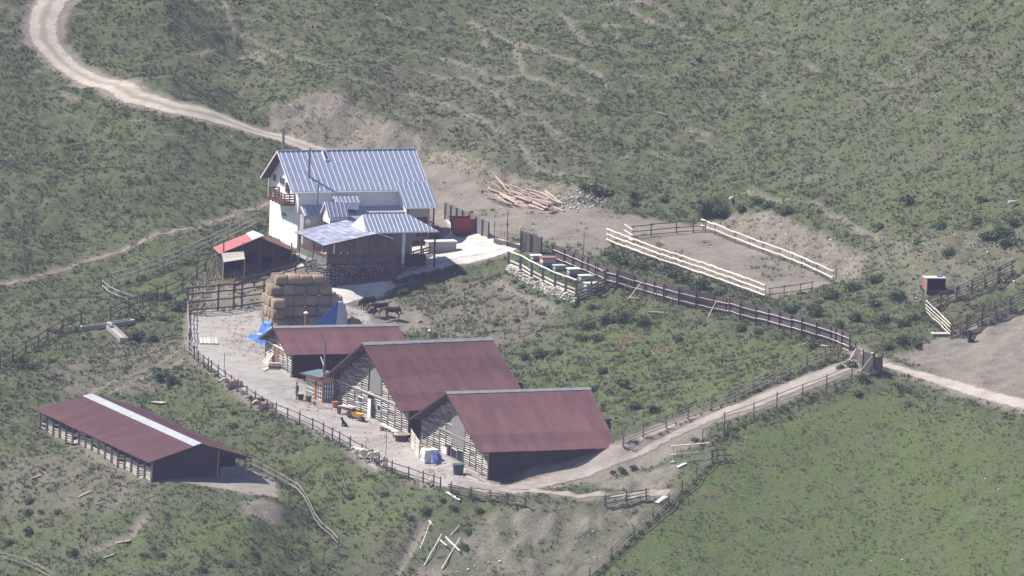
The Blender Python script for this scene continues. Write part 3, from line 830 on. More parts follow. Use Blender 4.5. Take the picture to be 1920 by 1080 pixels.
# --- the barn beside the ramp
F3 = Frame(-5.94, 786.0, 7.16, 22.24)
gp3 = 1.2
h_hay3 = opening(F3, [(850, 785), (874, 785), (852, 828), (873, 842)], gp3)
h_door3 = opening(F3, [(832, 832), (869, 850), (834, 880), (868, 890)], gp3)
b3, F3, i3 = barn('hay_barn', 'maroon roofed slab barn beside the earth ramp, green lidded tub at its door', -5.94, 786.0, 7.16, 22.24, 14.16, 18.65, 4.20, gp3, .4, .55, .2, .02, 3, fx1=.76,
                  holes=[h_hay3, h_door3])
door_panel(b3, F3, gp3, h_hay3[0], h_hay3[1], h_hay3[2], h_hay3[3], m_plank_grey, 'hayloft_door', 4)
dz0 = F3.loc(852, 885, 'x', gp3).z
p = [F3.loc(u, v, 'x', gp3) for u, v in ((832, 833), (842, 836), (850, 842), (869, 850))]
door_panel(b3, F3, gp3, p[1].y, p[0].y, dz0 - .1, p[0].z - .1, m_trim, 'open_door', 3, .16, 'white plank door leaf standing open')
MB().box((gp3 - .07, p[3].y, dz0 - .4), (gp3 + .02, p[1].y, p[2].z)).obj('doorway_shade', m_black, b3)  # black sheet standing in for the unlit interior
stick('door_frame', 'board', m_brown, (gp3 - .14, p[1].y - .12, dz0 - .2), (gp3 - .14, p[1].y - .12, p[2].z + .2), .14, .5, b3, True)

# --- the middle barn
F2 = Frame(-14.45, 806.0, 8.30, 25.5)
gp2 = 1.25
h_hay2 = opening(F2, [(697, 685), (716, 700), (697, 728), (716, 742)], gp2)
h_door2 = opening(F2, [(694, 742), (707, 748), (695, 790), (706, 797)], gp2)
b2, F2, i2 = barn('cow_barn', 'largest maroon roofed slab barn with a glazed orange porch at its corner', -14.45, 806.0, 8.30, 25.5, 14.0, 19.0, 5.15, gp2, .4, .55, .75, .3, 5,
                  holes=[h_hay2, h_door2], nstrip=8)
door_panel(b2, F2, gp2, h_hay2[0], h_hay2[1], h_hay2[2], h_hay2[3], m_plank_grey, 'hayloft_door', 4)
p = [F2.loc(u, v, 'x', gp2) for u, v in ((694, 744), (698, 746), (704, 748), (707, 750))]
zb = F2.loc(700, 796, 'x', gp2).z
MB().box((gp2 - .07, p[3].y, zb - .3), (gp2 + .02, p[0].y, p[0].z)).obj('doorway_shade', m_black, b2)  # shade of the open door painted as a black panel
door_panel(b2, F2, gp2, p[2].y, p[1].y, zb, p[1].z, m_trim, 'open_door', 2, .45, 'white door leaf standing open')
for (u0, u1, v0, v1) in ((674, 683, 742, 757), (710, 717, 757, 772)):
    a, b = F2.loc(u0, v0, 'x', gp2), F2.loc(u1, v1, 'x', gp2)
    wq = MB().box((gp2 - .16, b.y, b.z), (gp2 - .10, a.y, a.z)).obj('window', m_trim, b2)
    MB().box((gp2 - .18, b.y + .08, b.z + .08), (gp2 - .165, a.y - .08, a.z - .08)).obj('pane', m_glass, wq)

# --- the small barn by the bales
F1 = Frame(-23.90, 827.0, 6.14, 19.45)
h_d1 = opening(F1, [(516, 642), (522, 650), (516, 680), (524, 684)], .8)
b1, F1, i1 = barn('small_barn', 'small maroon roofed slab barn in front of the hay stack', -23.90, 827.0, 6.14, 19.45, 13.2, 9.81, 2.06, .8, .3, .45, 1.9, 1.6, 8, holes=[h_d1], nstrip=5, pitch=.22)
MB().box((.70, h_d1[0], h_d1[2] - .3), (.82, h_d1[1], h_d1[3])).obj('door', m_rust, b1)
q = MB(); q.box((.55, -i1['yw'], i1['gr'] - .6), (.86, i1['yw'] - 1.5, i1['gr'] + .38)); q.obj('plinth', m_cement, b1)

# chimney pipes
def pipe(parent, F, u, vb, vt, r, m, depth_axis, val, name='chimney_pipe', cap=None):
    a, b = F.loc(u, vb, depth_axis, val), F.loc(u, vt, depth_axis, val)
    o = MB().tube((a.x, a.y, a.z - .3), (a.x, a.y, b.z), r, r, 10).obj(name, m, parent)
    cp = MB().tube((a.x, a.y, b.z), (a.x, a.y, b.z + .14), r * 2.0, r * .3, 10).obj('cowl', cap or m, o); MW[o] = MW[parent]
    return o

# --- long sheep shed below the yard
FL = Frame(-29.10, 783.0, 1.74, 115.17)
bl = thing('sheep_shed', 'long low shed with dark red roof and pale strip along the ridge', 'shed', FL.o, FL.psi)
Ll, Wl, Hl = 29.9, 10.79, 1.59; RE = -1.9; sll = Hl / (Wl / 2); ywl = Wl / 2 - .55
for s in (-1, 1):
    slope_strips(bl, 'roofing_strip', 0, Ll, s * .02, 0, s * Wl / 2, -Hl, 5, m_roof2, fx1=RE, wav=.05)
MB().slab([(-.05, .0, .10), (Ll + RE, .0, .10), (Ll + RE + .3, .85, .10 - .85 * sll), (-.05, .85, .10 - .85 * sll)], .04).obj('skylight_strip', mat('pale_translucent_sheet', (.42, .42, .43), (.34, .34, .35), .8, .4), bl)
MB().slab([(-.05, .0, .10), (-.05, -.2, .10 - .2 * sll), (Ll + RE, -.2, .10 - .2 * sll), (Ll + RE, .0, .10)], .04).obj('ridge_cap', m_ridge, bl)
gnear = FL.ground(.5, 0); zwl = -.15 - sll * ywl
# near gable: boarded on the left two thirds, open bay at the right
MB().prism([(.5, ywl, gnear - .5), (.5, ywl, zwl), (.5, 0, -.15), (.5, -2.0, -.15 - 2.0 * sll), (.5, -2.0, gnear - .5)], (.1, 0, 0)).obj('gable_wall', m_darkwall, bl)
MB().prism([(.5, -2.0, -1.2), (.5, -2.0, -.15 - 2 * sll), (.5, -ywl, zwl), (.5, -ywl, zwl - .25)], (.1, 0, 0)).obj('gable_board', m_darkwall, bl)
for i in range(8):
    z = gnear + .2 + i * .36
    if z < -.4: stick('gable_plank', 'board', m_darkwall, (.46, min(ywl, ywl if z < zwl else (-.15 - z) / sll), z), (.46, max(-2.0, -2.0 if z < zwl else -(-.15 - z) / sll), z), .05, .28, bl, True, rollv=(0, 0, 1))
MB().box((.55, -ywl + .1, gnear - .1), (.62, -2.3, gnear + .95)).obj('hurdle', mat('grey_green_board', (.16, .18, .17), (.12, .135, .13), 3, .8), bl)
MB().box((Ll - 2.1, -ywl, gnear - 1), (Ll - 2.0, ywl, zwl)).obj('rear_wall', m_darkwall, bl)
MB().box((3.0, -ywl - .05, gnear - 1), (Ll - .7, -ywl + .05, zwl)).obj('side_wall', m_darkwall, bl)
MB().box((.7, ywl - .30, gnear - 1.2), (Ll - .7, ywl - .25, zwl)).obj('side_wall', m_dark, bl)
for (px, py) in ((.45, ywl), (.45, -ywl), (.45, -2.0)):
    stick('corner_post', 'pole', m_rail, (px, py, FL.ground(px, py) - .4), (px, py, zwl if abs(py) > 2.5 else -.5), .2, .2, bl, True)
n = 17
for i in range(n + 1):
    x = .6 + (Ll - 1.3) * i / n; g = FL.ground(x, ywl)
    stick('post', 'pole', m_rail, (x, ywl + .02, g - .4), (x, ywl + .02, zwl + .1), .16, .16, bl, True)
    if i < n:
        x2 = .6 + (Ll - 1.3) * (i + 1) / n; g2 = FL.ground(x2, ywl)
        for j in range(6):
            if rng.random() < .88:
                z0 = g + .12 + j * .22; z1 = g2 + .12 + j * .22 + rng.uniform(-.05, .05)
                if max(z0, z1) < zwl + .15: stick('board', 'board', m_board, (x + .05, ywl - .1, z0), (x2 - .05, ywl - .1, z1), .04, rng.uniform(.10, .18), bl, True, rollv=(0, 0, 1))
MB().prism([(.1, ywl + .5, -Hl - .12), (.1, ywl + .5, -Hl - .02), (.1, 0, -.02), (.1, 0, -.14)], (.05, 0, 0)).prism([(.1, -ywl - .5, -Hl - .12), (.1, -ywl - .5, -Hl - .02), (.1, 0, -.02), (.1, 0, -.14)], (.05, 0, 0)).obj('barge_board', m_dark, bl)

# ------------------------------------------------------------------ the farmhouse
FH = Frame(-25.46, 875.0, 17.17, 21.11)
ho = thing('farmhouse', 'tall white farmhouse with blue grey metal roof and gable balcony', 'house', FH.o, FH.psi)
HL, HW, HH = 15.57, 10.29, 3.65; hs = HH / (HW / 2); hyw = HW / 2 - .6; hx0, hx1 = .95, HL - .35
hb = 6.2 - 17.17
zsw = -.12 - hs * hyw
MB().prism([(hx0, -hyw, hb), (hx0, hyw, hb), (hx0, hyw, zsw), (hx0, 0, -.12), (hx0, -hyw, zsw)], (hx1 - hx0, 0, 0)).obj('wall', m_white, ho)
def metal_roof(parent, x0, x1, ya, za, yb, zb, pitch, m=m_metal, seam=m_seam, x0b=None, x1b=None, th=.06):
    """sheet metal plane with standing seams running down the slope; ridge x0..x1, eave x0b..x1b"""
    x0b = x0 if x0b is None else x0b; x1b = x1 if x1b is None else x1b
    q = [(x0, ya, za), (x1, ya, za), (x1b, yb, zb), (x0b, yb, zb)]
    if (yb - ya) < 0: q = q[::-1]
    r = MB().slab(q, th).obj('roof', m, parent)
    nrm = Vector((0, -(zb - za), (yb - ya))).normalized()
    if nrm.z < 0: nrm = -nrm
    n = int((max(x1, x1b) - min(x0, x0b)) / pitch)
    for i in range(n + 1):
        x = min(x0, x0b) + (i + .5) * (max(x1, x1b) - min(x0, x0b)) / (n + 1)
        t0 = 0.0
        if x > x1: t0 = (x - x1) / max(1e-6, x1b - x1)
        if x < x0: t0 = (x0 - x) / max(1e-6, x0 - x0b)
        t1 = 1.0
        if x < x0b: t1 = (x - x0) / max(1e-6, x0b - x0)
        if x > x1b: t1 = (x1 - x) / max(1e-6, x1 - x1b)
        if t1 - t0 < .08: continue
        P = [Vector((x, ya + (yb - ya) * t, za + (zb - za) * t)) + nrm * .02 for t in (t0 + .01, t1 - .01)]
        stick('roof_seam', 'board', seam, P[0], P[1], .065, .08, r, True, rollv=nrm)
    return r
for s in (-1, 1):
    metal_roof(ho, 0, HL, s * .01, 0, s * HW / 2, -HH, .58)
    stick('barge_board', 'board', m_trim, (-.03, s * .02, -.06), (-.03, s * HW / 2, -HH - .06), .04, .14, ho, True, rollv=(0, 0, 1))
    stick('barge_board', 'board', m_trim, (HL + .03, s * .02, -.06), (HL + .03, s * HW / 2, -HH - .06), .04, .14, ho, True, rollv=(0, 0, 1))
    stick('gutter', 'pole', m_trim, (-.02, s * (HW / 2 + .05), -HH - .08), (HL, s * (HW / 2 + .05), -HH - .08), .13, .13, ho, True)
MB().slab([(.05, .02, -.16), (.05, HW / 2 - .1, -HH - .08), (hx0, HW / 2 - .1, -HH - .08), (hx0, .02, -.16)], .05).obj('soffit', m_brown, ho)
MB().box((-.02, -.12, -.02), (HL + .02, .12, .07)).obj('ridge_cap', m_metal, ho)
def window(parent, F, x, a, b, m_frame=m_trim, bars=1, out=.05):
    y0, y1, z0, z1 = min(a.y, b.y), max(a.y, b.y), min(a.z, b.z), max(a.z, b.z)
    w = thing_part(parent, 'window')
    MB().box((x - out, y0, z0), (x + .02, y1, z1)).obj('pane', m_glass, w)
    t = .07
    for lo, hi in (((y0 - t, z0 - t), (y1 + t, z0)), ((y0 - t, z1), (y1 + t, z1 + t)), ((y0 - t, z0), (y0, z1)), ((y1, z0), (y1 + t, z1))):
        MB().box((x - out - .03, lo[0], lo[1]), (x + .02, hi[0], hi[1])).obj('frame', m_frame, w)
    for i in range(bars):
        yy = y0 + (y1 - y0) * (i + 1) / (bars + 1); MB().box((x - out - .02, yy - .025, z0), (x, yy + .025, z1)).obj('mullion', m_frame, w)
    return w
for (u0, v0, u1, v1) in ((526.5, 332, 533.5, 347), (537, 343, 543.5, 361), (513.5, 327, 517.5, 339), (531, 399, 536.5, 405)):
    window(ho, FH, hx0, FH.loc(u0, v0, 'x', hx0), FH.loc(u1, v1, 'x', hx0), m_cement if u0 != 537 else m_brown)
# balcony on the gable
bx = hx0 - 1.25
A, B = FH.loc(502.5, 370, 'x', bx), FH.loc(532.5, 381, 'x', bx); Dp = FH.loc(552, 381, 'x', hx0)
bz = (A.z + B.z) / 2; yA, yB = A.y, B.y
bal = thing_part(ho, 'balcony')
MB().box((bx, yB, bz - .14), (hx0 + .02, yA, bz)).obj('floor_slab', m_brown, bal)
for (yy, xx) in [(yA + (yB - yA) * k / 5, bx + .05) for k in range(6)] + [(yB + .05, bx + .65), (yA - .05, bx + .65), (yB + .05, hx0 - .06), (yA - .05, hx0 - .06)]:
    stick('baluster', 'board', m_brown, (xx, yy, bz), (xx, yy, bz + 1.05), .09, .09, bal, True)
for k in range(4):
    z = bz + .18 + k * .27
    stick('rail', 'board', m_brown, (bx + .03, yA, z), (bx + .03, yB, z), .05, .13, bal, True, rollv=(0, 0, 1))
    for yy in (yA, yB):
        stick('rail', 'board', m_brown, (bx + .03, yy, z), (hx0, yy, z), .05, .13, bal, True, rollv=(0, 0, 1))
for k in range(5):
    yy = yA + (yB - yA) * (k + .5) / 5; stick('joist', 'board', m_brown, (bx - .1, yy, bz - .2), (hx0, yy, bz - .2), .1, .14, bal, True)
stick('support_post', 'board', m_trim, (bx + .05, yA + .05, bz - .0), (bx + .05, yA + .05, bz + 2.0), .1, .1, bal, True)
# roof window and flues
def on_slope(F, u, v, slope, s=-1):
    """local point on the roof plane z = slope*y*(-s)..., seen through a pixel"""
    lo, hi = -12.0, 12.0
    f = lambda y: (lambda P: P.z - (-slope * abs(P.y)))(F.loc(u, v, 'y', y))
    ys = np.linspace(-.05, -7, 300); val = [f(y) for y in ys]
    for i in range(len(ys) - 1):
        if val[i] * val[i + 1] <= 0: return F.loc(u, v, 'y', ys[i])
    return F.loc(u, v, 'y', -2.0)
a, b = on_slope(FH, 604, 285, hs), on_slope(FH, 618, 303, hs)
rw = MB().slab([(a.x - .05, a.y, a.z + .16), (a.x - .05, b.y, b.z + .16), (b.x, b.y, b.z + .16), (b.x, a.y, a.z + .16)], .14).obj('roof_window', m_seam, ho)
MB().slab([(a.x + .06, a.y - .08, a.z + .12), (a.x + .06, b.y + .08, b.z + .22), (b.x - .1, b.y + .08, b.z + .22), (b.x - .1, a.y - .08, a.z + .12)], .03).obj('pane', m_glass, rw)
a = on_slope(FH, 579, 332, hs)
top = FH.loc(580, 279, 'y', a.y)
fl = MB().tube((a.x, a.y, a.z - .3), (a.x, a.y, top.z), .13, .13, 10).obj('flue', m_pipe, ho)
MB().tube((a.x, a.y, top.z - .02), (a.x, a.y, top.z + .12), .2, .12, 10).obj('cowl', m_pipe, fl)
a = FH.loc(597, 338, 'y', -HW / 2 - .3); c = FH.loc(596, 385, 'y', -HW / 2 - .3)
fl = MB().tube((a.x, a.y, c.z), (a.x, a.y, a.z), .09, .09, 8).obj('flue', m_pipe, ho)
MB().tube((a.x, a.y, a.z), (a.x, a.y, a.z + .12), .17, .1, 8).obj('cowl', m_pipe, fl)
a = FH.loc(530.5, 283, 'y', 1.2); c = FH.loc(531, 240, 'y', 1.2)
MB().tube((a.x, 1.2, -1.2), (a.x, 1.2, c.z), .14, .14, 10).obj('chimney', m_pipe, ho)
# lean-to wing at the far end
t0, t1 = FH.loc(741, 344, 'y', -HW / 2 + .9), FH.loc(802, 342, 'y', -HW / 2 + .9)
e0, e1 = FH.loc(763, 389.5, 'y', -HW / 2 - 2.3), FH.loc(832, 385, 'y', -HW / 2 - 2.3)
wing = thing_part(ho, 'lean_to')
yt, ye = -HW / 2 + .9, -HW / 2 - 2.3; zt_ = t0.z + .05; ze_ = e0.z
metal_roof(wing, t0.x, HL + .1, yt, -hs * abs(yt) + .14, ye, ze_, .62)
lx0, lx1 = t0.x + .35, HL - .2
MB().prism([(lx0, yt, -hs * abs(yt) - .1), (lx0, ye + .5, ze_ + .15), (lx0, ye + .5, hb), (lx0, yt, hb)], (.2, 0, 0)).obj('side_wall', m_white, wing)
MB().box((lx0 + .2, -HW / 2 - .6, hb), (lx1, -HW / 2 - .4, ze_)).obj('front_wall', m_cement, wing)
MB().box((lx0 + 1.7, -HW / 2 - .66, 8.6 - 17.17), (lx0 + 2.9, -HW / 2 - .60, 8.6 - 17.17 + 2.1)).obj('door', m_brown, wing)
stick('fascia', 'board', m_trim, (t0.x, ye - .02, ze_ - .05), (HL + .1, ye - .02, ze_ - .05), .04, .14, wing, True, rollv=(0, 0, 1))
for x in (lx0 + .1, lx1 - .1): stick('post', 'board', m_brown, (x, ye + .2, hb), (x, ye + .2, ze_ + .05), .14, .14, wing, True)
# kitchen annexe along the front with its little cross gables
anx = thing_part(ho, 'annexe')
yf = -hyw
w0 = FH.loc(563, 384, 'y', yf - .02); e_ = FH.loc(566, 405, 'y', yf - 1.55)
xa0, xa1 = hx0 + .05, hx0 + 2.6
metal_roof(anx, xa0 - .05, xa1, yf - .01, w0.z, yf - 1.6, e_.z, .55)
MB().box((xa0 + .1, yf - 1.4, hb), (xa1 - .1, yf - .02, e_.z)).obj('wall', m_cement, anx)
za = FH.loc(690, 386, 'y', yf - .02).z; xb0, xb1 = xa1 + .02, t0.x + .3
zfr = FH.loc(720, 397, 'y', yf - 2.0).z
MB().slab([(xb0, yf - .01, za), (xb0, yf - 2.1, zfr), (xb1, yf - 2.1, zfr), (xb1, yf - .01, za)], .08).obj('roof', m_metal, anx)
MB().slab([(xb0 - .2, yf - 2.05, zfr - .02), (xb0 - .2, yf - 5.0, zfr - .75), (xb0 + 4.6, yf - 5.0, zfr - .75), (xb0 + 4.6, yf - 2.05, zfr - .02)], .08).obj('roof', m_metal, anx)
MB().box((xb0, yf - 2.0, hb), (xb1 - .2, yf - .02, zfr - .1)).obj('wall', m_cement, anx)
MB().box((xb0, yf - 4.8, hb), (xb0 + 4.4, yf - 2.02, zfr - .85)).obj('wall', m_cement, anx)
stick('gutter', 'pole', m_trim, (xb0 + 4.7, yf - 2.15, zfr - .03), (xb1, yf - 2.15, zfr - .03), .16, .16, anx, True)
def cross_gable(u, v, ridge_y, len_x, half, h, u_end=None):
    a = FH.loc(u, v, 'y', ridge_y)
    g = thing_part(anx, 'cross_gable')
    for s in (-1, 1):
        metal_roof(g, a.x, a.x + len_x, ridge_y + s * .01, a.z, ridge_y + s * half, a.z - h, .5)
    MB().prism([(a.x + .2, ridge_y, a.z - .1), (a.x + .2, ridge_y + half * .85, a.z - h), (a.x + .2, ridge_y + half * .85, a.z - h - .7), (a.x + .2, ridge_y - half * .85, a.z - h - .7), (a.x + .2, ridge_y - half * .85, a.z - h)], (len_x - .4, 0, 0)).obj('gable_wall', m_white, g)
    for s in (-1, 1): stick('barge_board', 'board', m_trim, (a.x - .02, ridge_y, a.z), (a.x - .02, ridge_y + s * half, a.z - h), .04, .11, g, True, rollv=(0, 0, 1))
cross_gable(609.3, 379, yf - 3.0, 2.3, 1.35, 1.45)
cross_gable(626.5, 368.5, yf - 1.4, 2.75, .85, .62)
# ------------------------------------------------------------------ gazebo on its stone base
def G(u, v): return hit(u, v)
gz_psi = 111.0
ga = ray(707, 438.6) ; gY = 859.0
gz = Frame(ga[0] * gY, gY, CAM_H + ga[2] * gY, gz_psi)     # local x away along the ridge, y to the left
gaz = thing('gazebo', 'open sided wooden gazebo with grey shingle roof on a stone base', 'gazebo', gz.o, gz.psi)
gL = gz.local(Vector((0, 0, 0)))
pf = gz.loc(650, 408.8, 'z', 0.0); rl = 9.4
el = gz.loc(608.7, 460.6, 'x', 0.0); er = gz.loc(740, 449.6, 'x', 0.0)
def shingles(parent, ya, za, yb, zb, L, rows, m, wd=.55):
    r = random.Random(4)
    MB().slab([(0, ya, za - .05), (0, yb, zb - .05), (L, yb, zb - .05), (L, ya, za - .05)] if yb < ya else [(0, ya, za - .05), (L, ya, za - .05), (L, yb, zb - .05), (0, yb, zb - .05)], .05).obj('roof_deck', m_brown, parent)
    for i in range(rows):
        t0, t1 = i / rows, min(1.02, (i + 1.25) / rows)
        y0, y1 = ya + (yb - ya) * t0, ya + (yb - ya) * t1; z0, z1 = za + (zb - za) * t0, za + (zb - za) * t1
        n = int(L / wd)
        for k in range(n):
            a, b = L * k / n + .01, L * (k + 1) / n - .01
            j = r.uniform(0, .035)
            q = [(a, y0, z0 + .015), (b, y0, z0 + .015), (b, y1, z1 + .045 + j), (a, y1, z1 + .045 + j)]
            MB().slab(q if yb > ya else q[::-1], .02).obj('shingle', m, parent)
shingles(gaz, 0, .02, el.y, el.z, rl, 9, m_shingle, .9)
shingles(gaz, 0, .02, er.y, er.z, rl, 3, m_shingle, .9)
gzl, gzr = el.y - .45, er.y + .35
floor = 7.75 - gz.o[2]
hr = lambda y: (el.z * (y / el.y) if y > 0 else er.z * (y / er.y)) - .12
for x in (.35, rl - .35):
    for y in ((gzl, gzl * .5, .0, gzr) if x < 1 else (gzl, gzl * .5, gzr)):
        stick('post', 'board', mat('red_brown_post', (.26, .11, .05), (.19, .08, .04), 3, .7), (x, y, floor - .5), (x, y, hr(y)), .16, .16, gaz, True)
stick('post', 'board', MATS['red_brown_post'], (rl / 2, gzl, floor - .5), (rl / 2, gzl, hr(gzl)), .16, .16, gaz, True)
n = 9
for k in range(n):      # boarded front under the gable
    y0, y1 = gzl + (gzr - gzl) * k / n, gzl + (gzr - gzl) * (k + 1) / n
    a, b = max(y0, y1) - .03, min(y0, y1) + .03
    MB().prism([(.42, a, floor), (.42, b, floor), (.42, b, hr(b)), (.42, a, hr(a))], (.05, 0, 0)).obj('front_panel', mat('aged_panel', (.155, .125, .11), (.11, .088, .08), 2.2, .8, rnd=.18, stretch=(1, 1, .4)), gaz)
for z in (.12, 1.0): stick('rail', 'board', m_brown, (.36, gzl, floor + z), (.36, gzr, floor + z), .06, .14, gaz, True, rollv=(0, 0, 1))
for z in (.85, 1.02): stick('rail', 'board', m_brown, (.3, gzl, floor + z), (rl - .3, gzl, floor + z), .06, .12, gaz, True, rollv=(0, 0, 1))
for k in range(6):
    x = .4 + (rl - .8) * (k + .0) / 6; MB().box((x + .05, gzl - .03, floor + .05), (x + (rl - .8) / 6 - .05, gzl + .0, floor + .8)).obj('side_panel', mat('green_grey_panel', (.16, .18, .16), (.12, .135, .12), 2, .8, rnd=.15), gaz)
for x in (1.6, 4.2, 6.6): MB().box((x - .7, gzl - .75, floor + .72), (x + .7, gzl - .2, floor + .78)).box((x - .6, gzl - .5, floor), (x + .6, gzl - .45, floor + .72)).obj('table', mat('orange_table', (.50, .20, .09), (.4, .16, .07), 3, .6), gaz)
MB().box((.2, gzr, floor - .35), (rl, gzl + .1, floor)).obj('floor', m_cement, gaz)
# stone base: every stone a part
sb = thing('stone_base', 'rough shade-darkened stone retaining wall under the gazebo and terrace', 'stone wall', (gz.M @ Vector((0, 0, 0))).to_tuple()[:2] + (float(zg(gz.o[0], gz.o[1])),), gz.psi)
SBI = MW[sb].inverted() @ gz.M
def stone_mesh(seed):
    r = random.Random(seed); b = bmesh.new(); bmesh.ops.create_icosphere(b, subdivisions=1, radius=.5)
    for v in b.verts:
        v.co *= r.uniform(.78, 1.12); v.co.z *= .85
    me = bpy.data.meshes.new('stone'); b.to_mesh(me); b.free(); me.materials.append(m_stone); return me
STONES = [stone_mesh(i) for i in range(6)]
def stone_wall(parent, P, Q, ztop_fun, size, depth=.35, frame=None, seed=1, zb=None):
    r = random.Random(seed); d = (Vector(Q) - Vector(P)); L = d.xy.length; d = d / L; s = 0.0
    while s < L:
        w = size * r.uniform(.8, 1.4); p = Vector(P) + d * (s + w / 2); g = zb if zb is not None else float(zg(p.x, p.y)) - .1; z = g; top = ztop_fun(p)
        while z < top:
            h = size * r.uniform(.55, .95)
            M = Matrix.Translation((p.x + r.uniform(-.06, .06), p.y + r.uniform(-.06, .06), z + h / 2)) @ Matrix.Rotation(math.atan2(d.y, d.x) + r.uniform(-.2, .2), 4, 'Z') @ Matrix.Diagonal((w * 1.15, depth * 1.5, h * 1.3, 1))
            link('stone', r.choice(STONES), parent, M=M); z += h * .93
        s += w
tp = lambda p: gz.o[2] + floor - .08
A_, B_, D_ = gz.M @ Vector((.1, gzl, 0)), gz.M @ Vector((.1, gzr - .2, 0)), gz.M @ Vector((6, gzl + .1, 0))
stone_wall(sb, A_, B_, tp, .42, seed=3); stone_wall(sb, A_, D_, tp, .5, seed=5)
MB().prism([gz.M @ Vector((.3, gzl - .1, floor - 3.2)), gz.M @ Vector((.3, gzr, floor - 3.2)), gz.M @ Vector((rl, gzr, floor - 3.2)), gz.M @ Vector((rl, gzl - .1, floor - 3.2))], (0, 0, 2.84)).obj('core', m_darkwall, sb, M=Matrix.Identity(4))

# ------------------------------------------------------------------ summer kitchen with the striped hip roof
FV = Frame(*FH.o, 21.11)
vY = FH.local(Vector(ray(763, 401) * 864 + np.array([0, 0, CAM_H]))).y
a, b = FH.loc(680, 402, 'y', vY), FH.loc(764, 402, 'y', vY)
ve = vY - 2.3; c, d = FH.loc(694, 436, 'y', ve), FH.loc(823, 436, 'y', ve)
sk = thing('summer_kitchen', 'roofed outdoor kitchen with striped blue metal hip roof and white post', 'shelter', FH.M @ Vector((a.x, ve, 8.0 - 17.17)), FH.psi)
OFF = Matrix.Translation(-Vector((a.x, ve, 8.0 - 17.17)))
skp = thing_part(sk, 'roof_frame'); skp.matrix_basis = OFF; MW[skp] = MW[sk] @ OFF
metal_roof(skp, a.x, b.x, vY, a.z, ve, c.z, .47, x0b=c.x - .5, x1b=d.x)
metal_roof(skp, a.x, b.x, vY, a.z, vY + 2.3, c.z, .47, x0b=c.x - .5, x1b=d.x)
MB().slab([(b.x, vY, a.z), (d.x, vY + 2.3, c.z), (d.x, ve, c.z)][::-1], .05).obj('hip_end', m_metal, skp)
MB().slab([(a.x, vY, a.z - .02), (c.x - .5, ve, c.z - .02), (c.x - .5, vY + 2.3, c.z - .02)][::-1], .05).obj('hip_end', m_trim, skp)  # sunlight put into the colour: white hip on a blue metal roof
stick('fascia', 'board', m_trim, (c.x - .4, ve - .02, c.z - .06), (d.x, ve - .02, c.z - .06), .05, .13, skp, True, rollv=(0, 0, 1))
zfl = 7.7 - 17.17
for (x, y, m, w) in ((FH.loc(756, 460, 'y', ve + .3).x, ve + .3, m_trim, .3), (d.x - .3, ve + .3, m_brown, .16), (c.x, ve + .3, m_brown, .16), (d.x - .3, vY + 2, m_brown, .16), (c.x, vY + 2, m_brown, .16)):
    stick('post', 'board', m, (x, y, zfl - .5), (x, y, c.z), w, w, skp, True)
MB().box((c.x + 1.0, vY + 1.6, zfl - .3), (d.x - 1.5, vY + 1.9, c.z)).obj('back_wall', m_cement, skp)
kx = FH.loc(757, 480, 'y', ve - .4).x
MB().box((kx + .3, ve - .1, zfl - .3), (kx + 2.6, ve + .5, zfl + .9)).obj('counter', m_darkwall, skp)
# raised concrete planter wall and benches in front
pl = thing('planter_wall', 'low grey rendered wall beside the outdoor kitchen terrace', 'wall', G(826, 474), FH.psi)
w0, w1 = Vector(pl.location), G(850, 468)
MB().box((-1.4, -.15, -.6), (1.7, .95, 1.15)).obj('wall_block', m_cement, pl); MB().box((-1.5, -.22, 1.15), (1.8, 1.0, 1.25)).obj('coping', m_trim, pl)
bn = thing('terrace_railing', 'brown board railing along the edge of the gazebo terrace', 'railing', G(760, 487), FH.psi)
ra, rb = gz.M @ Vector((.1, gzr - .3, floor)), G(812, 474)
for k in range(5):
    p = ra.lerp(rb, k / 4); g = float(zg(p.x, p.y)); stick('post', 'board', MATS['red_brown_post'], (p.x, p.y, g - .3), (p.x, p.y, ra.z + .9), .15, .15, bn)
for z in (.25, .55, .85): stick('rail', 'board', m_brown, (ra.x, ra.y, ra.z + z), (rb.x, rb.y, ra.z + z), .06, .16, bn, rollv=(0, 0, 1))
stone_wall(sb, ra, rb, lambda p: ra.z - .1, .42, seed=9)
tb = thing('kitchen_table', 'round wooden table at the edge of the outdoor kitchen', 'table', G(748, 476), 0)
tb.location.z = 7.75
MW[tb] = Matrix.Translation(tb.location)
MB().tube((0, 0, .70), (0, 0, .76), .62, .62, 16).obj('table_top', m_board, tb); MB().tube((0, 0, 0), (0, 0, .70), .1, .08, 8).obj('leg', m_brown, tb)

# satellite dish on annexe, gas bottles behind: small white dish
ds = thing('satellite_dish', 'small white satellite dish on the annexe wall', 'dish', FH.M @ FH.loc(576, 416, 'y', -hyw - 1.62), FH.psi)
b = bmesh.new(); bmesh.ops.create_uvsphere(b, u_segments=16, v_segments=8, radius=.42)
bmesh.ops.delete(b, geom=[v for v in b.verts if v.co.y > -.24], context='VERTS'); me = bpy.data.meshes.new('reflector'); b.to_mesh(me); b.free(); me.materials.append(m_trim)
link('reflector', me, ds); MB().tube((0, .0, -.2), (0, -.3, -.1), .03, .03, 6).obj('bracket', m_pipe, ds); MB().tube((0, -.35, -.2), (0, -.75, -.05), .015, .015, 6).obj('feed_arm', m_pipe, ds)

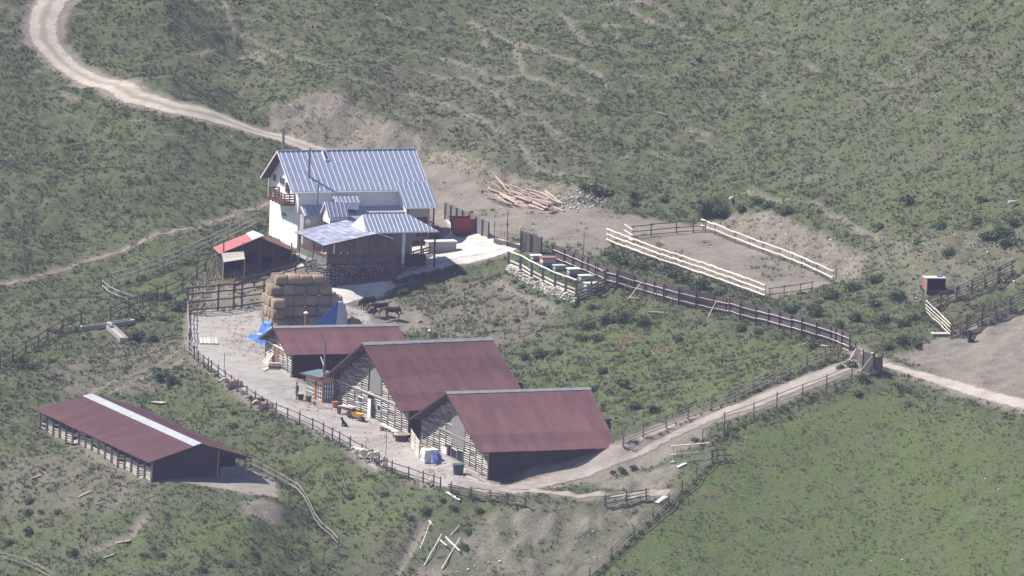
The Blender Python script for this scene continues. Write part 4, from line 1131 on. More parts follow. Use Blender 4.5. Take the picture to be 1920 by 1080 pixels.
# ------------------------------------------------------------------ red roofed goat shed
sd0 = ray(486.6, 445); sY = 864.5
FS = Frame(sd0[0] * sY, sY, CAM_H + sd0[2] * sY, 101.0)
gs = thing('goat_shed', 'dark timber shed with red sheet roof and white ridge beside the house', 'shed', FS.o, FS.psi)
sl_, sr_ = FS.loc(411, 476, 'x', 0), FS.loc(556, 473, 'x', 0)
SLn = 4.4
MB().slab([(0, 0, 0), (SLn, 0, 0), (SLn, sl_.y, sl_.z), (0, sl_.y, sl_.z)], .07).obj('roof', m_redroof, gs)
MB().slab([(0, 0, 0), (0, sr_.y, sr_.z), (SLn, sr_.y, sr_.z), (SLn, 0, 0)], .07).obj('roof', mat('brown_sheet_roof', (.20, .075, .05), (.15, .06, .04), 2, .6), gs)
MB().slab([(-.04, 0, .05), (SLn + .04, 0, .05), (SLn + .04, .75, .05 + sl_.z / sl_.y * .75), (-.04, .75, .05 + sl_.z / sl_.y * .75)], .04).slab([(-.04, 0, .05), (-.04, -.45, .05 - sr_.z / -sr_.y * -.45 * -1), (SLn + .04, -.45, .05 + sr_.z / sr_.y * -.45), (SLn + .04, 0, .05)], .04).obj('ridge_cap', m_tarpw, gs)
sg = 5.6 - FS.o[2]
yl_, yr_ = sl_.y - .5, sr_.y + .5
zl_, zr_ = sl_.z * yl_ / sl_.y - .1, sr_.z * yr_ / sr_.y - .1
MB().prism([(SLn - .4, yl_, sg - .8), (SLn - .4, yr_, sg - .8), (SLn - .4, yr_, zr_), (SLn - .4, 0, -.1), (SLn - .4, yl_, zl_)], (.12, 0, 0)).obj('rear_wall', m_darkwall, gs)
for y, z in ((yl_, zl_), (yr_, zr_)): MB().box((.3, y - .06, sg - .8), (SLn - .4, y + .06, z)).obj('side_wall', m_darkwall, gs)
MB().prism([(.35, yl_, zl_ - .5), (.35, yr_, zr_ - .5), (.35, yr_, zr_), (.35, 0, -.1), (.35, yl_, zl_)], (.1, 0, 0)).obj('front_gable', m_dark, gs)
for y in (yl_, yl_ * .45, -.1, yr_ * .45, yr_): stick('post', 'pole', m_post, (.3, y, sg - .5), (.3, y, -.6), .18, .18, gs, True)
n = 7
for k in range(n):
    stick('plank', 'board', m_darkrail, (.28, yr_ * .42, sg + .1 + k * .25), (.28, yr_, sg + .1 + k * .25), .05, .22, gs, True, rollv=(0, 0, 1))
# small lean-to with pale plank roof
a, b = FS.loc(415, 475, 'x', -.1), FS.loc(457, 470, 'x', -.1); c, d = FS.loc(419, 491, 'x', -1.2), FS.loc(459, 485, 'x', -1.2)
lt = thing_part(gs, 'lean_to')
for k in range(3):
    f = lambda P, Q, t: P.lerp(Q, t)
    MB().slab([f(a, c, k / 3), f(a, c, (k + 1.08) / 3), f(b, d, (k + 1.08) / 3), f(b, d, k / 3)], .05).obj('roof_plank', m_board, lt)
for P in (c, d): stick('post', 'pole', m_board, (P.x, P.y, sg - .6), (P.x, P.y, P.z), .12, .12, lt, True)

# ------------------------------------------------------------------ glazed porch on the middle barn
Pp = {}
px0 = -.35
po = thing('glazed_porch', 'orange wooden porch with white lattice windows against the middle barn', 'porch', F2.M @ Vector((px0, 0, 0)), F2.psi)
PF = Frame(0, 0, 0, 0); PF.M = MW[po]; PF.I = PF.M.inverted()
L0 = PF.loc(573, 750, 'x', 0); Rr = PF.loc(603, 762, 'x', 0); Tl = PF.loc(573, 700, 'x', 0)
y0, y1 = Rr.y, L0.y; zb = L0.z - .35; zt2 = Tl.z; dep = -px0 + .85
fr = thing_part(po, 'front_wall')
nB = 6
MB().box((0, y0, zb), (.08, y1, zb + 1.0)).obj('wainscot', m_orange, fr)
MB().box((0, y0, zt2 - .35), (.08, y1, zt2)).obj('head_board', m_orange, fr)
for y in (y0, y0 + (y1 - y0) * .30, y0 + (y1 - y0) * .46, y1): MB().box((-.03, y - .08, zb), (.11, y + .08, zt2)).obj('stud', m_orange, fr)
def lattice(parent, P, Q, z0, z1, nx, nz, nm='window'):
    w = thing_part(parent, nm); P, Q = Vector(P), Vector(Q); d = (Q - P).normalized(); nrm = d.cross(Vector((0, 0, 1)))
    MB().beam((P.x, P.y, (z0 + z1) / 2), (Q.x, Q.y, (z0 + z1) / 2), .03, z1 - z0).obj('pane', m_glass, w)
    for i in range(nx + 1):
        p = P.lerp(Q, i / nx); MB().beam((p.x, p.y, z0), (p.x, p.y, z1), .06, .08).obj('glazing_bar', m_trim, w)
    for j in range(nz + 1):
        z = z0 + (z1 - z0) * j / nz; MB().beam((P.x, P.y, z), (Q.x, Q.y, z), .08, .06).obj('glazing_bar', m_trim, w)
lattice(fr, (.03, y0 + (y1 - y0) * .48, 0), (.03, y1 - .1, 0), zb + 1.0, zt2 - .4, 6, 4)
lattice(fr, (.03, y0 + .1, 0), (.03, y0 + (y1 - y0) * .28, 0), zb + 1.0, zt2 - .4, 2, 4)
MB().box((-.02, y0 + (y1 - y0) * .32, zb), (.05, y0 + (y1 - y0) * .44, zb + 2.1)).obj('door', m_brown, fr)
sdw = thing_part(po, 'side_wall')
MB().box((0, y0 - .04, zb - .2), (dep, y0 + .04, zb + .75)).obj('wainscot', m_brown, sdw); MB().box((0, y0 - .04, zt2 - .1), (dep, y0 + .04, zt2 + .7)).obj('head_board', m_orange, sdw)
lattice(sdw, (.1, y0, 0), (dep - .1, y0, 0), zb + .8, zt2 - .1, 4, 4)
sdl = thing_part(po, 'side_wall'); MB().box((0, y1 - .04, zb - .2), (dep, y1 + .04, zt2)).obj('boards', m_orange, sdl)
MB().slab([(-.5, y0 - .3, zt2 + .35), (dep + .4, y0 - .3, zt2 + .75), (dep + .4, y1 + .5, zt2 + .35), (-.5, y1 + .5, zt2 + .02)], .09).obj('roof', mat('teal_grey_sheet', (.15, .22, .26), (.11, .17, .20), 2, .4, metallic=.2), po)
MB().beam((-.52, y0 - .3, zt2 + .30), (-.52, y1 + .5, zt2 - .02), .06, .16).obj('fascia', m_brown, po)
pc = MB().tube((.9, (y0 + y1) / 2 - .3, zt2 - .2), (.9, (y0 + y1) / 2 - .3, zt2 + 3.7), .11, .10, 10).obj('stove_pipe', m_pipe, po)
MB().tube((.9, (y0 + y1) / 2 - .3, zt2 - .1), (.9, (y0 + y1) / 2 - .3, zt2 + 1.1), .15, .15, 10).obj('pipe_sleeve', m_rust, pc)
MB().tube((.9, (y0 + y1) / 2 - .3, zt2 + 1.0), (.9, (y0 + y1) / 2 + .65, zt2 + 1.9), .05, .04, 6).obj('stay', m_trim, pc)

# pipe at the back of the middle barn and brick flue on the small barn
def flue(label, u, vb, vt, Y, r, m, mc, name='chimney_pipe'):
    d = ray(u, vb); d2 = ray(u, vt); X = d[0] * Y; z0, z1 = CAM_H + d[2] * Y, CAM_H + d2[2] * Y
    t = thing(name, label, 'chimney', (X, Y, z0 - .8))
    MB().tube((0, 0, 0), (0, 0, z1 - z0 + .8), r, r, 10).obj('shaft', m, t)
    MB().tube((0, 0, z1 - z0 + .8), (0, 0, z1 - z0 + 1.0), r * 2.1, r * .4, 10).obj('cowl', mc, t)
flue('orange brown flue rising behind the ridge of the small barn', 573, 614, 587, 831, .13, m_clay, m_trim)
flue('short grey pipe behind the ridge of the largest barn', 806, 640, 620, 812, .14, m_pipe, m_pipe)

# ------------------------------------------------------------------ round bales
def bale_mesh(seed):
    r = random.Random(seed); n, k = 22, 6; vs_, fs = [], []
    prof = [(-.5, .80), (-.485, .95), (-.3, 1.0), (.0, 1.02), (.3, 1.0), (.485, .95), (.5, .80)]
    for x, q in prof:
        for i in range(n):
            t = 2 * math.pi * i / n; rr = q * (1 + .035 * math.sin(3 * t + seed) + r.uniform(-.025, .025)) * .58
            if math.sin(t) < -.7: rr *= .95
            vs_.append((x * 1.3 + r.uniform(-.015, .015), rr * math.cos(t), rr * math.sin(t)))
    for j in range(len(prof) - 1):
        for i in range(n): fs.append((j * n + i, j * n + (i + 1) % n, (j + 1) * n + (i + 1) % n, (j + 1) * n + i))
    c0 = len(vs_); vs_ += [(-.62, 0, 0), (.62, 0, 0)]
    for i in range(n): fs.append((c0, (i + 1) % n, i)); fs.append((c0 + 1, 6 * n + i, 6 * n + (i + 1) % n))
    for k in range(170):                                   # loose stalks standing off the surface
        t = r.uniform(0, 6.283); x = r.uniform(-.64, .64); rr = .56; e = r.random() < .3
        p = Vector((x, rr * math.cos(t), rr * math.sin(t))) if not e else Vector((math.copysign(.62, x), r.uniform(-.4, .4), r.uniform(-.4, .4)))
        o = (Vector((0, math.cos(t), math.sin(t))) if not e else Vector((math.copysign(1, x), 0, 0))) * r.uniform(.04, .11); d = Vector((r.uniform(-1, 1), r.uniform(-1, 1), r.uniform(-1, 1))).normalized() * r.uniform(.06, .16)
        b0 = len(vs_); vs_ += [p - d * .12, p + d.cross(o).normalized() * .022, p + o + d]; fs.append((b0, b0 + 1, b0 + 2))
    return MB().add(vs_, fs).mesh('hay_bale', m_straw, True)
BALES = [bale_mesh(i) for i in range(5)]
def bale(x, y, z, yaw, label, group=None, tilt=0.0, s=1.0):
    o = link('hay_bale', rng.choice(BALES), M=Matrix.Translation((x, y, z)) @ Matrix.Rotation(yaw, 4, 'Z') @ Matrix.Rotation(tilt, 4, 'X') @ Matrix.Diagonal((s, s, s, 1)))
    return tag(o, label, 'hay bale', group)
hy = rad(16.0)
hr_, hg = Vector((math.cos(hy), math.sin(hy), 0)), Vector((math.sin(hy), -math.cos(hy), 0))
H0 = hit(511, 637)
levels = [(6, 4, 0.0), (6, 4, .0), (6, 3, -.20), (6, 3, -.1), (5, 2, .15), (4, 2, .75)]
for lv, (nx, nd, sh) in enumerate(levels[:6]):
    z = H0.z + .55 + lv * 1.04
    for j in range(nd):
        for i in range(nx):
            if 0 < i < nx - 1 and 0 < j and not (j < nd - (levels[lv + 1][1] if lv < 5 else 0)) and lv < 5: continue
            p = H0 + hr_ * (.6 + sh + i * 1.30 + rng.uniform(-.05, .05)) - hg * (.6 + lv * .42 + j * 1.15 + rng.uniform(-.05, .05))
            end = 'at the sunlit end' if i == 0 else ('in the shaded long face' if j == 0 else 'behind the front row')
            lab = 'round straw bale %s of the stack, %s layer' % (end, ('bottom', 'second', 'third', 'fourth', 'fifth', 'topmost')[lv])
            _unused = ['round straw bale in the bottom layer of the tall stack', 'round straw bale in the second layer of the tall stack', 'round straw bale in the third layer of the tall stack',
                   'round straw bale in the fourth layer of the tall stack', 'round straw bale in the fifth layer of the tall stack', 'round straw bale on the very top of the tall stack'][lv]
            bale(p.x, p.y, z, hy + rng.uniform(-.05, .05), lab, 'bales %s, layer %d' % (end, lv + 1))
for (k, lv, dx) in ((0, 3, -.95), (1, 2, -1.05), (2, 1, -.75)):        # bales pushed out at the near left corner
    p = H0 + hr_ * (.6 + dx + .9) - hg * (lv * .30 - .55)
    bale(p.x, p.y, H0.z + .55 + lv * 1.04, hy + rad(4), 'round straw bale jutting out at the corner of the tall stack', 'bales jutting from the stack corner')
q = hit(664, 618)
bale(q.x, q.y, q.z + .6, hy + rad(90), 'single round straw bale beside the tarpaulin end of the stack', s=1.12)
# tarpaulins
def cloth(name, label, rows, m, n=14, amp=.06, thick=.015):
    """sheet through rows of world points, rippled"""
    R = [[Vector(p) for p in r] for r in rows]
    def samp(r, t):
        k = t * (len(r) - 1); i = min(int(k), len(r) - 2); return r[i].lerp(r[i + 1], k - i)
    vs_, K = [], n * 2
    for i in range(n + 1):
        t = i / n; k = t * (len(R) - 1); a = min(int(k), len(R) - 2); f = k - a
        for j in range(K + 1):
            p = samp(R[a], j / K).lerp(samp(R[a + 1], j / K), f)
            w = mnoise.noise(p * 1.6) * amp * 2
            vs_.append(p + Vector((w * .6, -abs(w), w)))
    fs = [(i * (K + 1) + j, i * (K + 1) + j + 1, (i + 1) * (K + 1) + j + 1, (i + 1) * (K + 1) + j) for i in range(n) for j in range(K)]
    o = MB().add(vs_, fs).obj(name, m, smooth=True)
    md = o.modifiers.new('thickness', 'SOLIDIFY'); md.thickness = thick
    return tag(o, label, 'tarpaulin')
def yz(u, v, Y): d = ray(u, v); return Vector((d[0] * Y, Y, CAM_H + d[2] * Y))
TF, TB = H0.y - .25, H0.y + .9
def tp(u, v, back): return yz(u, v, TF + back)
ofs = 7.4 * math.sin(hy)
cloth('tarpaulin', 'blue tarpaulin stretched up the right end of the bale stack', [[tp(574, 628, .6), tp(600, 628, 1.0), tp(628, 628, 1.4)], [tp(604, 594, 1.2), tp(618, 592, 1.5), tp(632, 591, 1.9)], [tp(632, 566, 2.3), tp(633, 566, 2.4), tp(635, 566, 2.6)]], m_tarp, amp=.03)
cloth('tarpaulin', 'silvery tarpaulin hanging over the right end of the bale stack', [[tp(627, 630, 1.4), tp(641, 630, 1.7), tp(654, 630, 2.3)], [tp(632, 592, 1.9), tp(642, 591, 2.2), tp(651, 591, 2.8)], [tp(634, 565, 2.5), tp(640, 565, 2.9), tp(647, 569, 3.6)]], m_tarpw, amp=.05)
gp = lambda u, v, h=.06: (lambda P: P + Vector((0, 0, h)))(hit(u, v))
cloth('tarpaulin', 'crumpled blue tarpaulin lying on the yard by the small barn', [[gp(457, 632), gp(470, 638), gp(484, 645), gp(503, 652)], [gp(482, 629, .2), gp(490, 631, .3), gp(496, 636, .3), gp(508, 645)], [yz(496, 598, H0.y + 1.6), yz(503, 603, H0.y + 1.0), yz(511, 612, H0.y + .3), yz(516, 624, H0.y - .2)]], m_tarp, amp=.16)
# ------------------------------------------------------------------ fences
m_greyrail = mat('silver_grey_rail', (.36, .34, .34), (.26, .245, .25), 4, .85, rnd=.2, stretch=(.6, 4, 4)); m_greypost = mat('silver_grey_post', (.22, .205, .205), (.16, .15, .15), 4, .85, rnd=.2)
def pole_fence(name, label, pts, height, rails, mp, mr, pr=.13, rr=.09, jit=.05, kind='pole', cat='fence', group=None, gaps=(), lean=.03, ext=.25):
    t = thing(name, label, cat, pts[0], 0, group)
    r = random.Random(hash(label) % 9999 if False else sum(map(ord, label)))
    tops = []
    for p in pts:
        q = Vector(p); h = height * r.uniform(.94, 1.08)
        tp_ = q + Vector((r.uniform(-lean, lean) * h, r.uniform(-lean, lean) * h, h))
        stick('post', 'pole' if kind == 'pole' else 'board', mp, q - Vector((0, 0, .45)), tp_, pr, pr, t); tops.append(tp_)
    for i in range(len(pts) - 1):
        if i in gaps: continue
        for f in rails:
            z = height * f; a, b = Vector(pts[i]), Vector(pts[i + 1])
            d = (b - a).normalized() * ext * (1 if kind == 'pole' else .3)
            off = Vector((d.y, -d.x, 0)).normalized() * .09 if d.length else Vector()
            stick('rail', kind, mr, a + Vector((0, 0, z + r.uniform(-jit, jit))) - d + off, b + Vector((0, 0, z + r.uniform(-jit, jit))) + d + off, rr, rr * (1.0 if kind == 'pole' else 1.9), t, rollv=(0, 0, 1))
    return t
def px_pts(L): return [hit(u, v) for u, v in L]

pole_fence('pole_fence', 'dark pole fence along the outer edge of the yard above the bank', along([(372,680),(398,700),(430,723),(470,752),(505,773),(560,795),(600,813),(640,833),(690,861),(728,886),(765,898),(800,909),(828,918)], 2.15), 1.25, (.42, .86), m_darkrail, m_darkrail, .15, .095)
pole_fence('pole_fence', 'crooked grey pole fence at the upper end of the yard by the pallet', along([(353,590),(354,615),(357,640),(352,655),(356,668),(372,680)], 1.9), 1.5, (.3, .6, .9), m_post, m_rail, .15, .09, .12)
pole_fence('pole_fence', 'leaning broken pole fence along the foot of the earth ramp', along([(845,925),(880,932),(930,942),(965,948),(1003,955)], 2.2), 1.05, (.3, .6, .9), m_darkrail, m_post, .15, .11, .18, lean=.08)
pole_fence('pole_fence', 'low grey pole barrier at the outer bend of the yard road', along([(1135,950),(1170,944),(1205,938),(1246,932)], 2.2), 1.1, (.3, .6, .92), m_darkrail, m_post, .15, .12, .12, lean=.06)
# tall corral by the bales
cpts = px_pts([(352,588),(408,583),(438,580),(453,578),(494,572)])
pole_fence('corral_fence', 'tall dark corral fence with plank gate facing the yard', cpts, 2.75, (.12, .45, .75, .97), m_darkrail, m_darkrail, .22, .17, .04)
pole_fence('corral_fence', 'dark two rail fence below the goat shed leading to the gazebo', along([(440,548),(500,532),(545,518),(573,512),(603,503),(622,497)], 2.4), 1.35, (.5, .92), m_darkrail, m_darkrail, .17, .15)
pole_fence('pole_fence', 'weathered slanting pole fence between the corral and goat shed', along([(352,585),(368,560),(382,540),(396,522),(408,506)], 1.5), 1.7, (.25, .5, .75, .95), m_post, m_rail, .13, .08, .2, lean=.12)
# fences on the left slope
pole_fence('pole_fence', 'two rail fence climbing from the troughs towards the goat shed', along([(0,692),(50,664),(78,647),(120,622),(160,606)], 2.9) , 1.45, (.45, .9), m_darkrail, m_darkrail, .18, .12)
pole_fence('pole_fence', 'two rail fence from the small white paddock corner to the goat shed', along([(207,600),(247,582),(292,566),(340,547),(382,516),(402,500)], 2.9), 1.45, (.45, .9), m_darkrail, m_darkrail, .18, .12)
pole_fence('pole_fence', 'long grey three rail fence climbing beside the foot trail to the house', along([(208,540),(230,535),(275,518),(312,505),(350,488),(390,470),(430,450),(465,432),(502,415)], 3.2), 1.6, (.3, .62, .95), m_greypost, m_greyrail, .16, .125)
pole_fence('pole_fence', 'short pale two rail fence closing the paddock corner on the left slope', px_pts([(194,545),(206,556),(226,565),(247,573)]), 1.3, (.4, .8), m_greypost, m_greyrail, .13, .11)
pole_fence('pole_fence', 'dark pole fence below the flat ground of the long shed', along([(470,878),(500,892),(530,908),(560,926),(575,945),(585,972),(600,995),(630,1020),(645,1045)], 2.2), 1.15, (.45, .85), m_post, m_rail, .14, .1)
pole_fence('pole_fence', 'pale rail fence at the foot of the slope under the long shed', along([(0,1052),(40,1063),(75,1078),(110,1098)], 2.2), 1.0, (.45, .9), m_rail, m_rail, .12, .09)
pole_fence('pole_fence', 'leaning dark fence in the gully below the long shed fence', along([(560,1085),(590,1065),(625,1048),(645,1035)], 2.0), 1.2, (.45, .85), m_post, m_rail, .13, .08, .1, lean=.1)
# lane fences
pole_fence('pole_fence', 'four rail pole fence on the uphill side of the lane', along([(1168,838),(1220,815),(1256,802),(1300,783),(1370,757),(1415,735),(1465,712),(1510,692),(1555,674),(1592,667)], 2.6), 1.45, (.22, .46, .70, .94), m_post, m_rail, .14, .085)
pole_fence('pole_fence', 'two rail pole fence on the downhill side of the lane', along([(1316,838),(1365,802),(1418,786),(1466,766),(1515,748),(1565,730),(1605,708),(1640,700)], 3.1), 1.75, (.48, .93), m_post, m_rail, .13, .085)
pole_fence('pole_fence', 'three rail fence running straight down the green meadow', along([(1335,868),(1300,905),(1250,950),(1200,998),(1150,1045),(1100,1092)], 3.0), 1.15, (.25, .55, .88), m_post, m_rail, .12, .08)
t = pole_fence('field_gate', 'pale three rail gate standing at the top of the meadow fence', px_pts([(1262,868),(1325,862)]), 1.75, (.08, .48, .93), m_pale, m_pale, .14, .14, cat='gate')
pole_fence('hurdle', 'short dark hurdle at the meadow fence corner', px_pts([(1335,866),(1345,862),(1358,862)]), 1.1, (.4, .9), m_post, m_darkrail, .11, .08)
# riding pen
near_pts = along([(1140,455),(1240,492),(1340,525),(1443,562)], 2.05)
pole_fence('pen_fence', 'bright peeled three rail fence on the near side of the bare pen', near_pts, 1.45, (.2, .58, .95), m_pale, m_pale, .16, .2, .05, ext=.2)
pole_fence('pen_fence', 'bright peeled two rail fence under the cut bank of the pen', along([(1318,432),(1400,464),(1490,497),(1568,530)], 3.6), 1.25, (.42, .95), m_rail, m_pale, .15, .19, .05)
pole_fence('pen_fence', 'dark rail fence closing the upper end of the bare pen', px_pts([(1186,447),(1220,443),(1268,438),(1300,436),(1322,436)]), 1.35, (.15, .5, .95), m_post, m_post, .14, .11)
pole_fence('pen_fence', 'thin rail fence closing the lower end of the bare pen', px_pts([(1443,560),(1470,556),(1500,552),(1522,548)]), 1.15, (.4, .92), m_rail, m_post, .12, .1)
pole_fence('pen_gate', 'white pole gate leaf at the upper corner of the pen', px_pts([(1173,450),(1186,458)]), 1.7, (.25, .6, .93), m_pale, m_pale, .13, .13, cat='gate')
# corral on the right slope
pole_fence('corral_fence', 'many railed dark corral fence facing the side track', along([(1783,633),(1830,612),(1880,592),(1935,570)], 2.4), 1.75, (.12, .28, .44, .6, .76, .92), m_darkrail, m_post, .18, .11, .08, lean=.05)
pole_fence('corral_fence', 'upper row of the dark corral fence beside the dump box', along([(1740,585),(1790,565),(1840,545),(1905,512)], 2.4), 1.5, (.15, .38, .6, .82, .97), m_darkrail, m_post, .17, .11, .1, lean=.06)
pole_fence('corral_fence', 'pale lit end of the corral fence below the dump box', px_pts([(1738,590),(1753,604),(1768,618),(1783,633)]), 1.6, (.2, .4, .62, .84), m_rail, m_pale, .14, .10, .06)  # paler rails paint in the sun on this side of the corral
pole_fence('corral_fence', 'lower rail row of the corral standing on bare dirt', along([(1800,625),(1850,606),(1900,590),(1935,578)], 2.8), 1.0, (.3, .6, .9), m_post, m_rail, .14, .09, .1)

# ------------------------------------------------------------------ dark board fence
def board_fence(label, pts, height, rails_on=True, mb=None, seed=1):
    t = thing('board_fence', label, 'fence', pts[0])
    r = random.Random(seed)
    for i, p in enumerate(pts):
        stick('post', 'board', m_darkrail, Vector(p) - Vector((0, 0, .5)) + Vector((-.03, -.09, 0)), Vector(p) + Vector((-.03, -.09, height * .98)), .13, .13, t)
    for a, b in zip(pts[:-1], pts[1:]):
        a, b = Vector(a), Vector(b); L = (b - a).length; d = (b - a) / L; n = max(4, int(L / .17)); m = MB(); nrm = Vector((-d.y, d.x, 0)).normalized()
        for k in range(n):
            p0 = a.lerp(b, (k + .06) / n) + nrm * .05; p1 = a.lerp(b, (k + .94) / n) + nrm * .05; h = height * r.uniform(.965, 1.03)
            m.prism([p0 + Vector((0, 0, -.25)), p1 + Vector((0, 0, -.25)), p1 + Vector((0, 0, h)), p0 + Vector((0, 0, h))], nrm * .025)
        m.obj('board_panel', mb or m_picket, t, M=Matrix.Identity(4))
        if rails_on:
            for f in (.27, .70):
                stick('rail', 'pole', m_board, a + Vector((0, 0, height * f)) - nrm * .06, b + Vector((0, 0, height * f + r.uniform(-.05, .05))) - nrm * .06, .09, .09, t)
    return t
board_fence('long dark board fence with pale rails crossing the slope below the pen', along([(1036,489),(1100,516),(1135,532),(1250,566),(1370,593),(1480,621),(1560,644),(1600,662)], 2.3), 1.75)
board_fence('dark board fence panel between the yard gate and the hives', along([(976,466),(1000,474),(1024,482)], 2.2), 1.9, seed=2, rails_on=False)
board_fence('dark board fence with grey panels behind the red skip', along([(834,412),(860,424),(890,438),(924,452)], 2.0), 1.9, seed=3, rails_on=False, mb=m_plank_grey)
# wire mesh gate between them
mg = thing('mesh_gate', 'see-through wire mesh gate between the board fences', 'gate', hit(926, 456))
gp_ = px_pts([(926, 457), (950, 463), (975, 470)])
for i, p in enumerate(gp_): stick('post', 'pole', m_darkrail, p - Vector((0, 0, .3)), p + Vector((0, 0, 2.5 if i != 1 else 3.9)), .09, .09, mg)
for a, b in zip(gp_[:-1], gp_[1:]):
    for k in range(1, 5): stick('upright_bar', 'board', m_post, a.lerp(b, k / 5), a.lerp(b, k / 5) + Vector((0, 0, 1.6)), .03, .03, mg)
    for z in (.15, .8, 1.5): stick('cross_bar', 'board', m_post, a + Vector((0, 0, z)), b + Vector((0, 0, z)), .03, .03, mg)
    MB().prism([a + Vector((0, .1, -.1)), b + Vector((0, .1, -.1)), b + Vector((0, .1, .55)), a + Vector((0, .1, .55))], (0, .03, 0)).obj('kick_board', m_picket, mg, M=Matrix.Identity(4))
# braces propping the long fence
for k, (u0, v0, u1, v1, m) in enumerate(((1176,562,1198,532,m_pale),(1165,552,1178,528,m_post),(1215,572,1232,545,m_post),(1246,578,1265,553,m_rail),(1325,598,1340,566,m_pale),(1198,558,1206,534,m_post),(1228,577,1247,552,m_post))):
    a = hit(u0, v0); b = hit(u1 + 2, v1 + 22); b.z += 1.25
    o = stick('prop_pole', 'pole', m, a - Vector((0, 0, .1)), b, .1, .1, None)
    tag(o, 'pale pole propped slantwise against the long board fence' if m is m_pale else 'dark pole propped slantwise against the long board fence', 'pole', 'pale fence props' if m is m_pale else 'dark fence props')
# gatehouse of boards where fences meet
gb = thing('board_gate', 'tall dark board gate box where lane and side track meet', 'gate', hit(1622, 700))
P = px_pts([(1603,672),(1617,695),(1638,700),(1653,696)])
for a, b, h in ((P[0], P[1], 1.35), (P[1], P[2], 1.9), (P[2], P[3], 1.55)):
    d = (b - a); n = max(4, int(d.length / .2)); nv = Vector((-d.y, d.x, 0)).normalized()
    for k in range(n):
        q0, q1 = a.lerp(b, (k + .05) / n), a.lerp(b, (k + .95) / n)
        MB().prism([q0 - Vector((0, 0, .3)), q1 - Vector((0, 0, .3)), q1 + Vector((0, 0, h * rng.uniform(.96, 1.04))), q0 + Vector((0, 0, h * rng.uniform(.96, 1.04)))], nv * .04).obj('board', m_picket if h > 1.8 else m_post, gb, M=Matrix.Identity(4))
for p, h in zip(P, (1.5, 2.1, 2.05, 1.8)): stick('post', 'pole', m_darkrail if p is not P[3] else m_red, p - Vector((0, 0, .4)), p + Vector((0, 0, h)), .17, .17, gb)
stick('brace', 'pole', m_pale, hit(1612, 698), P[2] + Vector((-.2, 0, 1.7)), .12, .12, gb); stick('brace', 'pole', m_pale, hit(1590, 680), P[0] + Vector((.2, 0, 1.2)), .12, .12, gb)
stick('cap_board', 'board', m_pale, P[2] + Vector((-.3, 0, 1.95)), P[3] + Vector((-.8, 0, 1.75)), .3, .06, gb)

# ------------------------------------------------------------------ hive enclosure: pale rails on a dry stone footing
hv = px_pts([(953,508),(975,516),(996,528),(1017,538),(1040,549),(1060,556),(1080,563)])
he = thing('hive_enclosure', 'grey post enclosure with pale top rail on a dry stone footing', 'fence', hv[0])
for p in hv: stick('post', 'board', m_plank_grey, p - Vector((0, 0, .4)), p + Vector((0, 0, 2.1)), .26, .2, he)
for a, b in zip(hv[:-1], hv[1:]):
    stick('top_rail', 'pole', m_trim, a + Vector((0, -.1, 2.1)), b + Vector((0, -.1, 2.1)), .15, .15, he)
    for z in (.75, 1.15): stick('rail', 'board', m_pale, a.lerp(b, .15) + Vector((0, 0, z)), b.lerp(a, .08) + Vector((0, 0, z - .05)), .05, .16, he, rollv=(0, 0, 1))
hr2 = px_pts([(1080,563),(1108,553),(1133,540)])
for p in hr2[1:]: stick('post', 'board', m_plank_grey, p - Vector((0, 0, .4)), p + Vector((0, 0, 1.9)), .2, .2, he)
for a, b in zip(hr2[:-1], hr2[1:]):
    for z in (.25, .6, .95, 1.8): stick('rail', 'board', m_rail, a + Vector((0, 0, z)), b + Vector((0, 0, z)), .05, .17, he, rollv=(0, 0, 1))
dsw = thing('dry_stone_wall', 'low pale dry stone footing under the hive enclosure', 'stone wall', hv[0])
m_ps = mat('pale_field_stone', (.56, .52, .45), (.40, .37, .33), 3, .95, rnd=.3, bump=.4)
STONES_P = []
for s_ in STONES:
    c_ = s_.copy(); c_.materials.clear(); c_.materials.append(m_ps); STONES_P.append(c_)
_keep = STONES; STONES = STONES_P
for k, (a, b) in enumerate(zip(hv[:-1], hv[1:])): stone_wall(dsw, a + Vector((-.15, -.35, 0)), b + Vector((-.15, -.35, 0)), lambda p: float(zg(p.x, p.y)) + .62, .34, seed=20 + k)
STONES = _keep
def hive(u, v, m_lid, label, w=1.1, d=.8, h=.9, mb=None, rz=.35):
    p = hit(u, v); t = thing('beehive', label, 'beehive', p, rz)
    MB().box((-w / 2, -d / 2, -.25), (w / 2, d / 2, h * .5)).obj('brood_box', mb or m_plank_grey, t); MB().box((-w / 2 + .02, -d / 2 + .02, h * .5 + .01), (w / 2 - .02, d / 2 - .02, h)).obj('super', mb or m_board, t)
    MB().box((-w / 2 - .08, -d / 2 - .08, h), (w / 2 + .08, d / 2 + .08, h + .1)).obj('lid', m_lid, t)
    MB().box((-w / 4, -d / 2 - .03, .02), (w / 4, -d / 2 - .005, .08)).obj('entrance_shade', m_black, t)  # shade in the slot painted as a black strip
hive(1027, 500, mat('faded_red_lid', (.36, .15, .13), (.28, .12, .11), 4, .8), 'red lidded beehive by the board fence panel', 1.5, 1.0, .95)
hive(1005, 490, m_trim, 'low white lidded beehive next to the red lidded one', 1.0, .8, .6)
hive(1075, 517, m_trim, 'white lidded beehive in the middle of the enclosure', 1.2, .9, .7)
hive(1097, 528, mat('pale_green_lid', (.55, .62, .55), (.45, .52, .45), 3, .6), 'pale green lidded beehive near the enclosure corner', 1.2, .9, .6)
hive(1110, 545, m_board, 'wide plank lidded beehive outside the enclosure end', 1.5, 1.0, .75)
hive(1048, 508, mat('blue_lid', (.45, .55, .62), (.38, .46, .54), 3, .5), 'blue grey lidded beehive between red and white lids', 1.1, .8, .55)
